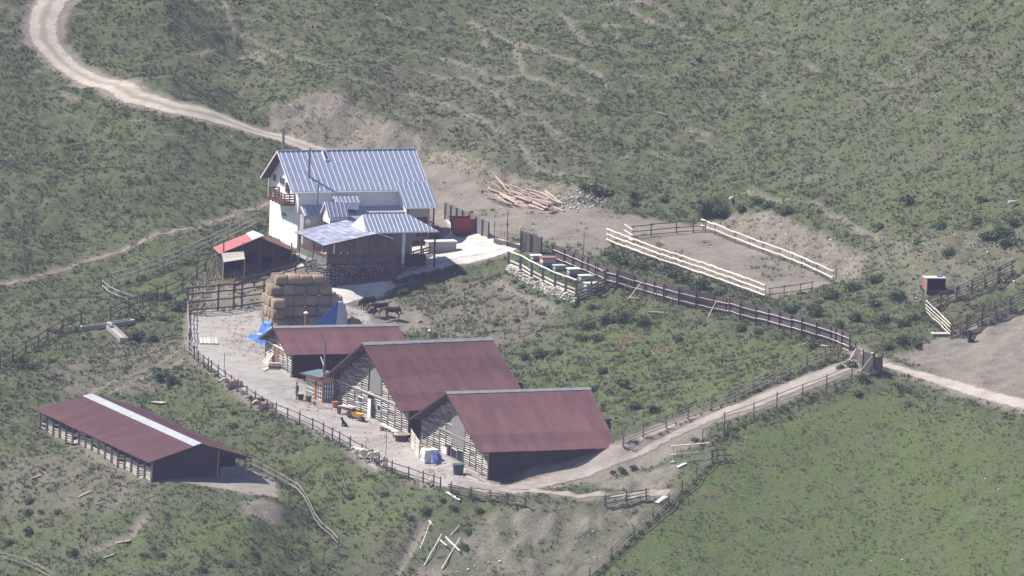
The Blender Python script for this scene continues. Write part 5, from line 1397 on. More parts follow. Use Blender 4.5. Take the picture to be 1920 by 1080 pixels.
for k, (u, v, h) in enumerate(((1094, 470, 3.3), (232 + 700, 452, 2.6))):
    if k == 0:
        p = hit(1093, 500); o = stick('pole', 'pole', m_post, p - Vector((0, 0, .3)), p + Vector((0, 0, 3.4)), .09, .09, None); tag(o, 'thin upright pole behind the hives', 'pole')
for (u, vb, h, lb) in ((420, 690, 2.2, 'thin upright stake at the bend of the yard fence'), (722, 884, 4.4, 'tall thin upright pole rising from the yard fence')):
    p = hit(u, vb + 12); o = stick('pole', 'pole', m_post, p - Vector((0, 0, .3)), p + Vector((0, 0, h)), .07, .07, None); tag(o, lb, 'pole')

# ------------------------------------------------------------------ stock of things
# red skip behind the house
sk_p = hit(872, 438); sk_ = thing('red_skip', 'open red steel skip in front of the board fence', 'skip', sk_p, rad(14))
MB().add([(-1.3, -.9, .2), (1.3, -.9, .2), (1.3, .9, .2), (-1.3, .9, .2), (-1.5, -1.05, 1.7), (1.5, -1.05, 1.7), (1.5, 1.05, 1.7), (-1.5, 1.05, 1.7)], [(0, 1, 2, 3), (0, 1, 5, 4), (1, 2, 6, 5), (2, 3, 7, 6), (3, 0, 4, 7)]).obj('body', m_red, sk_)
for x in (-1.45, -.6, .3, 1.1): MB().box((x - .06, -1.12, .1), (x + .06, -1.02, 1.7)).obj('rib', m_red, sk_)
MB().beam((-1.55, -1.08, 1.7), (1.55, -1.08, 1.7), .1, .1).beam((-1.55, 1.08, 1.7), (1.55, 1.08, 1.7), .1, .1).beam((-1.55, -1.08, 1.7), (-1.55, 1.08, 1.7), .1, .1).beam((1.55, -1.08, 1.7), (1.55, 1.08, 1.7), .1, .1).obj('rim', m_red, sk_)
for y in (-.6, .6): MB().box((-1.2, y - .1, -.1), (1.2, y + .1, .2)).obj('runner', m_darkrail, sk_)
# log pile
logm = mat('cut_log', (.50, .41, .34), (.22, .15, .115), 5, .85, rnd=.4, stretch=(.5, 5, 5))
r = random.Random(5)
for k in range(58):
    u, v = r.uniform(922, 1040), 0; v = 362 + (u - 922) * .10 + r.uniform(-8, 22)
    p = hit(u, v); ang = rad(-58) + r.uniform(-.22, .22); L = r.uniform(3.0, 5.2); d = Vector((math.cos(ang), math.sin(ang), 0)); lay = r.choice((0, 0, .22, .45))
    a, b = p - d * L / 2, p + d * L / 2; a.z = float(zg(a.x, a.y)) + .12 + lay; b.z = float(zg(b.x, b.y)) + .12 + lay * r.uniform(.5, 1)
    w = r.uniform(.16, .26); o = stick('log', 'pole', logm, a, b, w, w, None); tag(o, 'peeled reddish log in the heap on the gravel plateau', 'log', 'logs in the heap')
o = stick('log', 'pole', logm, hit(1030, 402) + Vector((0, 0, .1)), hit(1046, 399) + Vector((0, 0, .15)), .25, .25, None); tag(o, 'short thick log lying apart in front of the log heap', 'log')
# concrete troughs in a T
tr = thing('water_trough', 'T shaped pale concrete water trough on the left slope', 'trough', hit(205, 610))
def trough(a, b, w=.8, h=.42):
    a, b = Vector(a), Vector(b); d = (b - a); L = d.length; d /= L; n = Vector((-d.y, d.x, 0)).normalized() * w / 2
    pa = thing_part(tr, 'basin'); mt = mat('trough_concrete', (.36, .335, .305), (.24, .222, .205), 3, .9)
    for s in (-1, 1): MB().beam(a + n * s + Vector((0, 0, h / 2)), b + n * s + Vector((0, 0, h / 2)), .12, h).obj('side', mt, pa, M=Matrix.Identity(4))
    for e in (a, b): MB().beam(e - n * 1.1 + Vector((0, 0, h / 2)), e + n * 1.1 + Vector((0, 0, h / 2)), .14, h).obj('end', m_board, pa, M=Matrix.Identity(4))
    MB().beam(a + Vector((0, 0, .12)), b + Vector((0, 0, .12)), w, .1).obj('bottom', m_cement, pa, M=Matrix.Identity(4))
trough(hit(152, 619), hit(202, 613)); trough(hit(206, 612), hit(248, 606)); trough(hit(207, 617), hit(232, 640))
# pallet on the yard
def pallet(p, w, d, label, rz=0.0, tilt=0.0, n=5, m=None):
    t = thing('pallet', label, 'pallet', p, rz); t.matrix_world = MW[t] = MW[t] @ Matrix.Rotation(tilt, 4, 'X'); m = m or m_board
    for k in range(n): MB().box((-w / 2 + w * k / n + .03, -d / 2, .12), (-w / 2 + w * (k + 1) / n - .03, d / 2, .15)).obj('deck_board', m, t)
    for y in (-d / 2 + .05, 0, d / 2 - .05): MB().box((-w / 2, y - .05, 0), (w / 2, y + .05, .12)).obj('bearer', m, t)
pallet(hit(391, 641), 1.9, 3.4, 'pale boarded pallet lying on the yard by the fence', rad(5))
pallet(hit(503, 682) + Vector((0, 0, .4)), 1.1, 1.3, 'small pallet tilted against the small barn', rad(-60), rad(55), 4)
bx_ = thing('timber_stack', 'short stack of sawn timber in front of the small barn', 'timber', hit(515, 692), rad(8))
for k in range(4): MB().box((-.75 + .1 * (k % 2), -.3, .02 + k * .16), (.7 + .1 * (k % 2), .3, .16 + k * .16)).obj('beam', m_board if k != 1 else m_rust, bx_)
for k, (u0, v0, u1, v1) in enumerate(((490, 694, 505, 691), (494, 697, 512, 688))):
    o = stick('plank', 'board', m_board, hit(u0, v0) + Vector((0, 0, .06 + .06 * k)), hit(u1, v1) + Vector((0, 0, .08 + .06 * k)), .22, .05, None); tag(o, 'loose pale plank beside the timber stack', 'plank', 'planks by the timber stack')
# bulk bag, blue sheet, tub, crates at the barns
bg = thing('bulk_bag', 'white woven bulk bag standing by the ramp barn door', 'bag', hit(805, 866), rad(20))
b = bmesh.new(); bmesh.ops.create_cube(b, size=1.0); bmesh.ops.subdivide_edges(b, edges=b.edges, cuts=4, use_grid_fill=True)
for v in b.verts:
    q = v.co.copy(); v.co = Vector((q.x * 1.35, q.y * 1.2, (q.z + .5) * 1.25)) + Vector((1, 1, .5)) * mnoise.noise(q * 3) * .12; f = 1 + .12 * math.sin((q.z + .5) * 3.1); v.co.x *= f; v.co.y *= f
me = bpy.data.meshes.new('sack'); b.to_mesh(me); b.free(); me.materials.append(mat('white_weave', (.72, .71, .68), (.6, .59, .56), 5, .8)); link('sack', me, bg)
for s in (-1, 1): MB().tube((s * .5, -.5, 1.2), (s * .5, .5, 1.32), .04, .04, 6).obj('lifting_loop', m_trim, bg)
p = hit(817, 872)
cloth('tarpaulin', 'crumpled blue sheet draped against the white bulk bag', [[p + Vector((-.6, -.1, 0)), p + Vector((.2, -.25, 0)), p + Vector((.55, -.1, 0))], [p + Vector((-.45, .1, .6)), p + Vector((.2, .0, .65)), p + Vector((.5, .2, .55))], [p + Vector((-.2, .5, 1.2)), p + Vector((.2, .5, 1.25)), p + Vector((.4, .6, 1.05))]], mat('worn_blue_sheet', (.10, .16, .42), (.06, .10, .30), 4, .5), amp=.14)
tu = thing('water_tub', 'dark round tub with green lid before the ramp barn', 'tub', hit(859, 890))
MB().tube((0, 0, 0), (0, 0, .98), .46, .56, 18).obj('tub', mat('dark_plastic', (.06, .07, .09), (.05, .055, .07), 3, .5), tu); MB().tube((0, 0, .98), (0, 0, 1.06), .61, .58, 18).obj('lid', m_green, tu)
ba = thing('wooden_tub', 'dark wooden tub with pale rim beside the largest barn', 'tub', hit(753, 828))
MB().tube((0, 0, 0), (0, 0, .75), .62, .74, 14).obj('staves', m_darkrail, ba); MB().tube((0, 0, .70), (0, 0, .80), .78, .78, 14).obj('rim', m_board, ba); MB().tube((0, 0, .79), (0, 0, .82), .64, .64, 14).obj('feed', m_straw, ba)
bc = thing('bench', 'long pale plank bench against the largest barn wall', 'bench', hit(722, 810)); a, b = hit(709, 803), hit(735, 816)
stick('seat', 'board', m_pale, a + Vector((.3, 0, .45)), b + Vector((.3, 0, .45)), .4, .09, bc)
for p in (a.lerp(b, .1), a.lerp(b, .5), a.lerp(b, .9)): stick('leg', 'board', m_board, p + Vector((.3, 0, 0)), p + Vector((.3, 0, .42)), .3, .12, bc)
for k, (u, v, m, s, lb) in enumerate(((716, 805, m_clay, .22, 'terracotta pot on the ground by the plank bench'), (740, 818, m_board, .35, 'pale wooden pail next to the dark wooden tub'), (578, 751, m_post, .34, 'grey bucket standing by the porch wall'), (590, 757, m_rust, .16, 'small brown pot near the porch door'), (564, 748, m_black, .3, 'black bucket on the ground behind the walking person'), (628, 762, m_clay, .33, 'reddish clay pot with plant at the porch corner'))):
    p = hit(u, v + 3); t = thing('bucket' if k != 0 and k != 5 else 'flower_pot', lb, 'bucket' if k not in (0, 5) else 'pot', p)
    MB().tube((0, 0, 0), (0, 0, s * 1.9), s * .75, s, 12).obj('body', m, t); MB().tube((0, 0, s * 1.8), (0, 0, s * 1.95), s * 1.08, s * 1.08, 12).obj('rim', m, t)
# cart with planks and yellow wheelbarrow
ct = thing('hand_cart', 'dark four wheeled cart loaded with pale slats by the barn', 'cart', hit(655, 780), rad(-62))
MB().box((-1.5, -.55, .62), (1.5, .55, .74)).obj('bed', m_darkrail, ct)
for x in (-1.1, 1.1):
    for y in (-.6, .6):
        w = MB().tube((x, y - .05, .38), (x, y + .05, .38), .38, .38, 16).obj('wheel', m_black, ct); MB().tube((x, y - .07, .38), (x, y + .07, .38), .1, .1, 8).obj('hub', m_rust, w)
for k in range(7): stick('slat', 'board', m_board, (-1.3 + k * .1, -.45 + k * .14, .85 + .05 * (k % 3)), (1.4 - k * .05, -.4 + k * .13, 1.0 + .12 * (k % 2)), .12, .05, ct, True)
stick('draw_bar', 'pole', m_post, (1.5, 0, .6), (2.6, .1, .25), .1, .1, ct, True)
wb = thing('wheelbarrow', 'yellow wheelbarrow parked at the end of the cart', 'wheelbarrow', hit(669, 789), rad(-40))
MB().add([(-.3, -.25, .38), (.42, -.22, .36), (.42, .22, .36), (-.3, .25, .38), (-.5, -.42, .82), (.75, -.36, .78), (.75, .36, .78), (-.5, .42, .82)], [(0, 3, 2, 1), (0, 1, 5, 4), (1, 2, 6, 5), (2, 3, 7, 6), (3, 0, 4, 7)]).obj('tray', m_yellow, wb)
w = MB().tube((.8, -.05, .22), (.8, .05, .22), .22, .22, 16).obj('wheel', m_black, wb)
for s in (-1, 1):
    stick('handle', 'pole', m_darkrail, (.8, s * .1, .24), (-1.0, s * .32, .68), .05, .05, wb, True); stick('leg', 'pole', m_darkrail, (-.25, s * .28, .5), (-.3, s * .3, .0), .05, .05, wb, True)
# ladder rack low against ramp barn and plank gate in the gap
rk = thing('feed_rack', 'low pale slatted rack leaning on the ramp barn wall', 'rack', hit(886, 897))
a, b = hit(873, 893), hit(897, 903)
for z in (.1, .75): stick('rail', 'board', m_pale, a + Vector((0, 0, z)), b + Vector((0, 0, z)), .06, .08, rk)
for k in range(9): q = a.lerp(b, k / 8); stick('slat', 'board', m_pale, q + Vector((0, 0, .05)), q + Vector((.12, .2, .8)), .06, .05, rk)
pg = thing('plank_hurdle', 'white plank hurdle filling the gap between two barns', 'hurdle', hit(779, 852))
a, b = hit(770, 838), hit(786, 860)
for z in (.25, .6, .95, 1.3, 1.65): stick('plank', 'board', m_pale, a + Vector((0, 0, z)), b + Vector((0, 0, z - .15)), .05, .2, pg, rollv=(0, 0, 1))
for q in (a, a.lerp(b, .5), b): stick('post', 'board', m_board, q - Vector((0, 0, .2)), q + Vector((0, 0, 1.8)), .12, .1, pg)
# dump box on the right slope
kn = thing('dump_box', 'open fronted white and red box shelter on the right slope', 'box', hit(1751, 543), rad(12))
KS = Matrix.Scale(.86, 4)
MB().box((-1.1, .75, 0), (1.1, .82, 1.35)).obj('back', m_dark, kn, local=KS); MB().box((-1.2, -.7, .0), (-1.08, .8, 1.4)).obj('side', m_redroof, kn, local=KS); MB().box((1.08, -.7, 0), (1.2, .8, 1.4)).obj('side', m_dark, kn, local=KS)
MB().box((-1.25, -.8, 1.4), (1.25, .85, 1.5)).obj('roof', m_board, kn, local=KS); MB().box((.3, -.2, 1.5), (1.0, .3, 1.62)).obj('roof_sheet', m_tarp, kn, local=KS); MB().box((-1.05, -.7, -.3), (1.05, .74, .06)).obj('floor', m_post, kn, local=KS); MB().box((-1.2, -.78, -.2), (-1.02, -.7, 1.42)).obj('door_post', m_trim, kn, local=KS)
# stump on dirt
st = thing('carved_stump', 'dark upright stump on the bare dirt below the corral', 'stump', hit(1819, 641)); MB().tube((0, 0, -.2), (-.12, 0, 1.15), .26, .2, 9).obj('trunk', m_darkrail, st); MB().tube((.2, 0, .1), (.5, -.1, .5), .12, .08, 7).obj('branch', m_post, st)
pallet(hit(1765, 627), 2.0, .9, 'pale slatted pallet lying below the corral corner', rad(10))
# broken trestle on the lower bank
ts = thing('broken_trestle', 'collapsed frame of white poles on the lower bank', 'trestle', hit(825, 1020))
for (u0, v0, u1, v1, w) in ((788,1030,807,985,.10),(795,1062,828,1008,.10),(828,1068,862,1015,.10),(805,978,862,1040,.22),(822,1012,838,1030,.2),(845,1005,862,990,.07)):
    a, b = hit(u0, v0), hit(u1, v1); b.z += .35; a.z += .05; stick('pole', 'pole', m_trim if w < .2 else m_pale, a, b, w, w, ts)
# boards and sheets scattered
for k, (u0, v0, u1, v1, w, m, lb) in enumerate(((58, 899, 76, 893, .16, m_board, 'pale plank lying on the dry slope below the long shed'), (147, 934, 170, 923, .16, m_board, 'long white plank on the slope below the long shed'), (178, 947, 200, 942, .2, m_board, 'short white sheet of wood on the slope below the shed'),
        (288, 755, 309, 758, .8, m_board, 'white board panel on the grass behind the long shed'), (218, 1020, 245, 1016, .7, mat('yellow_board', (.62, .55, .30), (.5, .44, .24), 3, .8), 'yellowish board on the lower left slope'), (1178, 560, 1198, 562, .15, m_pale, 'pale pole end lying under the long board fence'), (1214, 587, 1246, 588, .16, m_pale, 'pale pole lying on the grass below the board fence'),
        (1540, 650, 1553, 651, .3, m_trim, 'white board lying at the foot of the board fence'), (1232, 945, 1248, 933, .5, m_trim, 'white scrap sheet by the meadow fence'), (1270, 878, 1286, 871, .45, m_trim, 'white stone slab under the pale field gate'), (838, 925, 862, 940, .3, m_trim, 'white broken board at the end of the yard fence'), (1234, 213, 1250, 218, .4, m_plank_grey, 'grey plank lying high on the hillside'), (195, 1048, 213, 1042, .35, m_board, 'crumpled white sack on the lower left slope'))):
    a, b = hit(u0, v0), hit(u1, v1); o = stick('plank', 'board', m, a + Vector((0, 0, .12)), b + Vector((0, 0, .14)), w, .06, None); tag(o, lb, 'plank')
# ------------------------------------------------------------------ living things: one continuous body each
def body_mesh(name, caps, voxel, mats, smooth=3):
    b = bmesh.new()
    for (p0, p1, r0, r1, _) in caps:
        p0, p1 = Vector(p0), Vector(p1)
        for p, r in ((p0, r0), (p1, r1)):
            bmesh.ops.create_icosphere(b, subdivisions=2, radius=r, matrix=Matrix.Translation(p))
        d = p1 - p0
        if d.length > 1e-4:
            bmesh.ops.create_cone(b, cap_ends=True, segments=14, radius1=r0, radius2=r1, depth=d.length, matrix=Matrix.Translation((p0 + p1) / 2) @ d.to_track_quat('Z', 'Y').to_matrix().to_4x4())
    tmp = bpy.data.meshes.new('tmp'); b.to_mesh(tmp); b.free()
    o = bpy.data.objects.new('tmp', tmp); C.objects.link(o)
    md = o.modifiers.new('r', 'REMESH'); md.mode = 'VOXEL'; md.voxel_size = voxel; md.use_smooth_shade = True
    sm = o.modifiers.new('s', 'SMOOTH'); sm.iterations = smooth; sm.factor = .5
    dg = bpy.context.evaluated_depsgraph_get()
    me = bpy.data.meshes.new_from_object(o.evaluated_get(dg)); me.name = name
    bpy.data.objects.remove(o); bpy.data.meshes.remove(tmp)
    for m in mats: me.materials.append(m)
    if len(mats) > 1:
        n = len(me.polygons); c = np.empty(n * 3); me.polygons.foreach_get('center', c); c = c.reshape(-1, 3)
        best, idx = np.full(n, 1e9), np.zeros(n, np.int32)
        for (p0, p1, r0, r1, mi) in caps:
            p0, p1 = np.array(p0), np.array(p1); d = p1 - p0; L = (d ** 2).sum() + 1e-9
            t = np.clip(((c - p0) @ d) / L, 0, 1); ds = np.linalg.norm(c - p0 - t[:, None] * d, axis=1) - (r0 + (r1 - r0) * t)
            k = ds < best; best[k] = ds[k]; idx[k] = mi
        me.polygons.foreach_set('material_index', idx)
    me.polygons.foreach_set('use_smooth', np.ones(len(me.polygons), bool))
    return me

def mirror(caps): return caps + [((a[0], -a[1], a[2]), (b[0], -b[1], b[2]), r0, r1, m) for a, b, r0, r1, m in caps]

def horse_caps(head='down', step=0.0):
    legs = mirror([((.50, .15, .98), (.50, .15, .56), .125, .065, 0), ((.50, .15, .56), (.50 + step, .15, .50), .066, .06, 0), ((.50 + step, .15, .50), (.48 + step, .15, .14), .055, .042, 0), ((.48 + step, .15, .14), (.53 + step, .15, .04), .045, .06, 1),
                   ((-.62, .15, 1.08), (-.46, .16, .82), .20, .13, 0), ((-.46, .16, .82), (-.74, .15, .54), .12, .066, 0), ((-.74, .15, .54), (-.68, .15, .15), .058, .043, 0), ((-.68, .15, .15), (-.62, .15, .04), .045, .06, 1)])
    trunk = [((-.60, 0, 1.16), (-.05, 0, 1.08), .29, .30, 0), ((-.05, 0, 1.08), (.45, 0, 1.12), .30, .28, 0), ((.40, 0, 1.28), (.55, 0, 1.22), .17, .2, 0), ((-.74, 0, 1.22), (-.86, 0, 1.12), .1, .06, 1), ((-.86, 0, 1.12), (-.93, 0, .62), .065, .09, 1)]
    if head == 'up':
        nk = [((.58, 0, 1.24), (.86, 0, 1.52), .2, .14, 0), ((.86, 0, 1.52), (1.02, 0, 1.72), .13, .11, 0), ((1.02, 0, 1.70), (1.20, 0, 1.56), .115, .09, 0), ((1.20, 0, 1.56), (1.36, 0, 1.40), .085, .065, 0), ((.62, 0, 1.42), (.98, 0, 1.80), .05, .04, 1)]
        ear = mirror([((1.02, .06, 1.80), (1.03, .08, 1.93), .035, .012, 0)])
    else:
        nk = [((.58, 0, 1.22), (.92, 0, 1.18), .2, .15, 0), ((.92, 0, 1.18), (1.18, 0, 1.02), .14, .11, 0), ((1.18, 0, 1.04), (1.30, 0, .82), .115, .09, 0), ((1.30, 0, .82), (1.36, 0, .60), .085, .065, 0), ((.62, 0, 1.40), (1.16, 0, 1.16), .05, .04, 1)]
        ear = mirror([((1.22, .06, 1.12), (1.27, .09, 1.22), .035, .012, 0)])
    return legs + trunk + nk + ear
m_bay = mat('bay_coat', (.105, .040, .024), (.075, .03, .02), 3, .6); m_bayd = mat('dark_bay_coat', (.060, .026, .018), (.04, .018, .014), 3, .6); m_drk = mat('dark_brown_coat', (.045, .026, .022), (.03, .019, .017), 3, .6); m_grey = mat('grulla_coat', (.055, .045, .045), (.032, .027, .028), 2, .65); m_mane = mat('black_hair', (.014, .012, .013), (.01, .009, .01), 3, .7)
m_eye = mat('dark_eye', (.008, .008, .01), (.006, .006, .008), 1, .2)
def animal(name, label, cat, u, v, yaw, caps, mats, voxel=.035, scale=1.0, eyes=None, group=None, tailup=False):
    p = hit(u, v); t = thing(name, label, cat, p, yaw, group); S_ = Matrix.Diagonal((scale, scale, scale, 1))
    link('body', body_mesh('body', caps, voxel, mats), t, local=S_)
    if eyes:
        for s in (-1, 1):
            b = bmesh.new(); bmesh.ops.create_icosphere(b, subdivisions=1, radius=eyes[3]); me = bpy.data.meshes.new('eye'); b.to_mesh(me); b.free(); me.materials.append(m_eye)
            link('eye', me, t, local=S_ @ Matrix.Translation((eyes[0], s * eyes[1], eyes[2])))
    return t
animal('horse', 'bay brown horse standing broadside with lowered head', 'horse', 735, 600, rad(186), horse_caps('down'), [m_bayd, m_mane], eyes=(1.22, .10, 1.0, .022))
animal('horse', 'greyish dark horse with raised tail behind the bay one', 'horse', 712, 592, rad(196), [c for c in horse_caps('down', .1) if c[2:4] != (.065, .09)] + [((-.84, 0, 1.30), (-1.12, 0, 1.52), .07, .06, 1)], [m_grey, m_mane], eyes=(1.22, .10, 1.0, .022))
animal('horse', 'dark brown horse turned half away with its head up', 'horse', 691, 581, rad(228), horse_caps('down', .05), [m_drk, m_mane], eyes=(1.22, .10, 1.0, .022))
animal('horse', 'black maned foal standing close behind the dark brown horse', 'foal', 683, 580, rad(240), horse_caps('down', -.05), [m_drk, m_mane], scale=.86, eyes=(1.22, .10, 1.0, .022))
# cattle
def calf_caps(): 
    return mirror([((.34, .13, .72), (.34, .13, .36), .09, .05, 0), ((.34, .13, .36), (.34, .13, .07), .045, .04, 0), ((.34, .13, .07), (.37, .13, .03), .042, .048, 1), ((-.42, .13, .78), (-.34, .14, .56), .13, .085, 0), ((-.34, .14, .56), (-.50, .13, .36), .075, .05, 0), ((-.50, .13, .36), (-.46, .13, .07), .044, .038, 0), ((-.46, .13, .07), (-.42, .13, .03), .042, .048, 1),
                   ((.80, .07, .98), (.78, .18, .98), .035, .02, 0)]) + [((-.40, 0, .82), (.30, 0, .80), .215, .215, 0), ((.34, 0, .86), (.62, 0, .96), .17, .12, 0), ((.62, 0, .96), (.80, 0, .94), .12, .105, 0), ((.80, 0, .94), (.98, 0, .80), .10, .07, 2), ((-.60, 0, .94), (-.66, 0, .45), .028, .03, 0)]
def lying_caps():
    return mirror([((.30, .2, .22), (.55, .24, .07), .09, .05, 0), ((.55, .24, .07), (.36, .30, .05), .05, .04, 0), ((-.36, .2, .24), (-.12, .34, .10), .15, .07, 0), ((-.12, .34, .10), (-.40, .40, .05), .06, .04, 0), ((.80, .07, .66), (.78, .18, .66), .035, .02, 0)]) + \
        [((-.40, 0, .30), (.28, 0, .32), .27, .26, 0), ((.32, 0, .40), (.62, 0, .62), .17, .12, 0), ((.62, 0, .62), (.80, 0, .62), .12, .105, 1), ((.80, 0, .62), (.98, 0, .48), .10, .07, 1), ((-.62, 0, .36), (-.74, 0, .06), .03, .03, 1)]
m_cream = mat('cream_hide', (.64, .58, .50), (.50, .44, .37), 2.5, .8); m_hoof = mat('hoof', (.05, .045, .04), (.04, .035, .03), 3, .6); m_pink = mat('pink_muzzle', (.50, .36, .31), (.42, .3, .26), 3, .6)
m_redhide = mat('red_pied_hide', (.34, .13, .085), (.56, .46, .41), 1.6, .8); m_whitehide = mat('white_hide', (.70, .67, .63), (.56, .53, .49), 3, .8)
ey = (.85, .09, .97, .02)
animal('calf', 'cream calf with white face standing outside the yard fence', 'calf', 675, 861, rad(150), calf_caps(), [m_cream, m_hoof, m_whitehide], eyes=ey, scale=1.1)
animal('calf', 'cream calf in the middle of the group outside the fence', 'calf', 690, 864, rad(215), calf_caps(), [m_cream, m_hoof, m_pink], eyes=ey, scale=1.1)
animal('calf', 'pale calf nearest the thin pole outside the fence', 'calf', 702, 868, rad(235), calf_caps(), [m_whitehide, m_hoof, m_pink], eyes=ey, scale=1.1)
el_ = (.85, .09, .65, .02)
animal('cow', 'red and white cow lying on the slope at the fence bend', 'cow', 438, 727, rad(200), lying_caps(), [m_redhide, m_whitehide], eyes=el_, scale=1.45)
animal('cow', 'red and white cow lying beside the fence below the porch', 'cow', 497, 768, rad(205), lying_caps(), [m_redhide, m_whitehide], eyes=el_, scale=1.4)
animal('cow', 'brown cow lying behind the red and white one', 'cow', 482, 758, rad(180), lying_caps(), [m_bay, m_redhide], eyes=el_, scale=1.2)
# dog sitting in the yard
dog = [((-.18, 0, .16), (-.05, 0, .30), .15, .14, 0), ((-.05, 0, .30), (.14, 0, .50), .14, .12, 0), ((.14, 0, .50), (.20, 0, .68), .1, .085, 0), ((.20, 0, .72), (.25, 0, .73), .095, .09, 0), ((.27, 0, .71), (.40, 0, .68), .055, .04, 0), ((-.28, 0, .08), (-.58, .1, .05), .04, .03, 0)] + \
      mirror([((.14, .08, .42), (.17, .08, .05), .055, .038, 0), ((.17, .08, .04), (.23, .08, .03), .04, .035, 0), ((-.15, .13, .16), (.05, .15, .06), .1, .045, 0), ((.05, .15, .05), (.13, .15, .03), .04, .035, 0), ((.20, .06, .79), (.19, .08, .87), .03, .012, 0)])
animal('dog', 'black dog sitting in the middle of the yard', 'dog', 645, 800, rad(160), dog, [mat('black_coat', (.014, .013, .014), (.01, .01, .011), 3, .6)], .022, 1.12, eyes=(.31, .05, .75, .014))
# pale sheep on the hillside
sheep = mirror([((.25, .1, .45), (.25, .1, .05), .05, .035, 1), ((-.28, .1, .45), (-.28, .1, .05), .055, .035, 1), ((.58, .05, .74), (.55, .14, .72), .025, .015, 1)]) + [((-.28, 0, .56), (.25, 0, .57), .215, .205, 0), ((.3, 0, .65), (.5, 0, .74), .1, .08, 0), ((.5, 0, .74), (.70, 0, .66), .08, .05, 1)]
for u, v, a, lb in ((1371, 383, 70, 'white sheep above the cut bank of the pen'), (1897, 389, 20, 'white sheep grazing alone on the right hillside')):
    animal('sheep', lb, 'sheep', u, v, rad(a), sheep, [mat('fleece', (.62, .59, .54), (.5, .47, .42), 6, .95, bump=.5), m_whitehide], .03, .95, eyes=(.58, .07, .77, .014))

# ------------------------------------------------------------------ the person walking across the yard
m_skin = mat('skin', (.52, .31, .22), (.46, .27, .19), 3, .6); m_hair = mat('dark_hair', (.02, .015, .013), (.014, .011, .01), 3, .7); m_jacket = mat('dark_olive_jacket', (.11, .11, .10), (.075, .075, .07), 3, .85); m_trous = mat('grey_blue_trousers', (.19, .19, .215), (.14, .14, .165), 3, .85); m_boot = mat('dark_boot', (.03, .025, .022), (.022, .019, .017), 3, .6)
def person_caps():
    c = []
    # legs, short stride
    c += [((0, .10, .93), (.06, .11, .50), .095, .062, 2), ((.06, .11, .50), (.0, .11, .11), .062, .045, 2), ((.0, .11, .06), (.16, .12, .045), .05, .042, 3)]
    c += [((0, -.10, .93), (.03, -.11, .50), .095, .062, 2), ((.03, -.11, .50), (-.12, -.11, .12), .062, .045, 2), ((-.12, -.11, .06), (.04, -.12, .045), .05, .042, 3)]
    # trunk leaning a little forward
    c += [((0, .07, .95), (0, -.07, .95), .12, .12, 2), ((0, .07, 1.02), (.03, .08, 1.22), .125, .13, 1), ((0, -.07, 1.02), (.03, -.08, 1.22), .125, .13, 1), ((.03, .11, 1.30), (.03, -.11, 1.30), .125, .125, 1), ((.04, .17, 1.40), (.04, -.17, 1.40), .07, .07, 1)]
    c += [((.05, 0, 1.42), (.07, 0, 1.53), .058, .052, 0), ((.085, 0, 1.60), (.09, 0, 1.68), .083, .088, 0), ((.13, 0, 1.57), (.14, 0, 1.58), .055, .05, 0), ((.175, 0, 1.625), (.19, 0, 1.605), .014, .016, 0)]
    c += [((.10, .088, 1.63), (.09, .098, 1.65), .018, .018, 0), ((.10, -.088, 1.63), (.09, -.098, 1.65), .018, .018, 0)]
    c += [((.05, 0, 1.68), (.075, 0, 1.72), .088, .086, 4)]
    # right arm stretched forward holding a pole, left arm hanging
    c += [((.05, -.19, 1.39), (.22, -.24, 1.20), .062, .048, 1), ((.22, -.24, 1.20), (.46, -.18, 1.16), .047, .036, 1), ((.49, -.17, 1.155), (.55, -.16, 1.15), .036, .034, 0)]
    c += [((.05, .19, 1.39), (.02, .25, 1.12), .062, .048, 1), ((.02, .25, 1.12), (.10, .26, .88), .047, .036, 1), ((.11, .26, .84), (.12, .26, .79), .034, .034, 0)]
    for k, L in enumerate((.040, .047, .043, .034)):
        y = -.135 - k * .017
        c += [((.57, y, 1.165), (.60, y, 1.15), .011, .011, 0), ((.60, y, 1.15), (.595, y, 1.15 - L), .011, .010, 0), ((.595, y, 1.15 - L), (.565, y, 1.14 - L), .010, .009, 0)]
        x = .092 + k * .019
        c += [((x, .26, .77), (x + .004, .262, .77 - L * .9), .011, .011, 0), ((x + .004, .262, .77 - L * .9), (x + .012, .25, .765 - L * 1.7), .011, .009, 0)]
    c += [((.53, -.13, 1.14), (.575, -.115, 1.115), .013, .011, 0), ((.14, .25, .82), (.165, .235, .775), .013, .010, 0)]
    return c
pe = thing('person', 'person in dark jacket and grey trousers walking with a long pole', 'person', hit(557, 750), rad(165))
link('body', body_mesh('body', person_caps(), .0125, [m_skin, m_jacket, m_trous, m_boot, m_hair], 2), pe)
for s in (-1, 1):
    b = bmesh.new(); bmesh.ops.create_icosphere(b, subdivisions=1, radius=.011); me = bpy.data.meshes.new('eye'); b.to_mesh(me); b.free(); me.materials.append(m_eye); link('eye', me, pe, local=Matrix.Translation((.168, s * .034, 1.645)))
o = stick('walking_pole', 'pole', m_rail, MW[pe] @ Vector((-.15, -.17, 1.32)), MW[pe] @ Vector((1.45, -.155, .93)), .045, .045, None); tag(o, 'long thin pole held out by the walking person', 'pole')

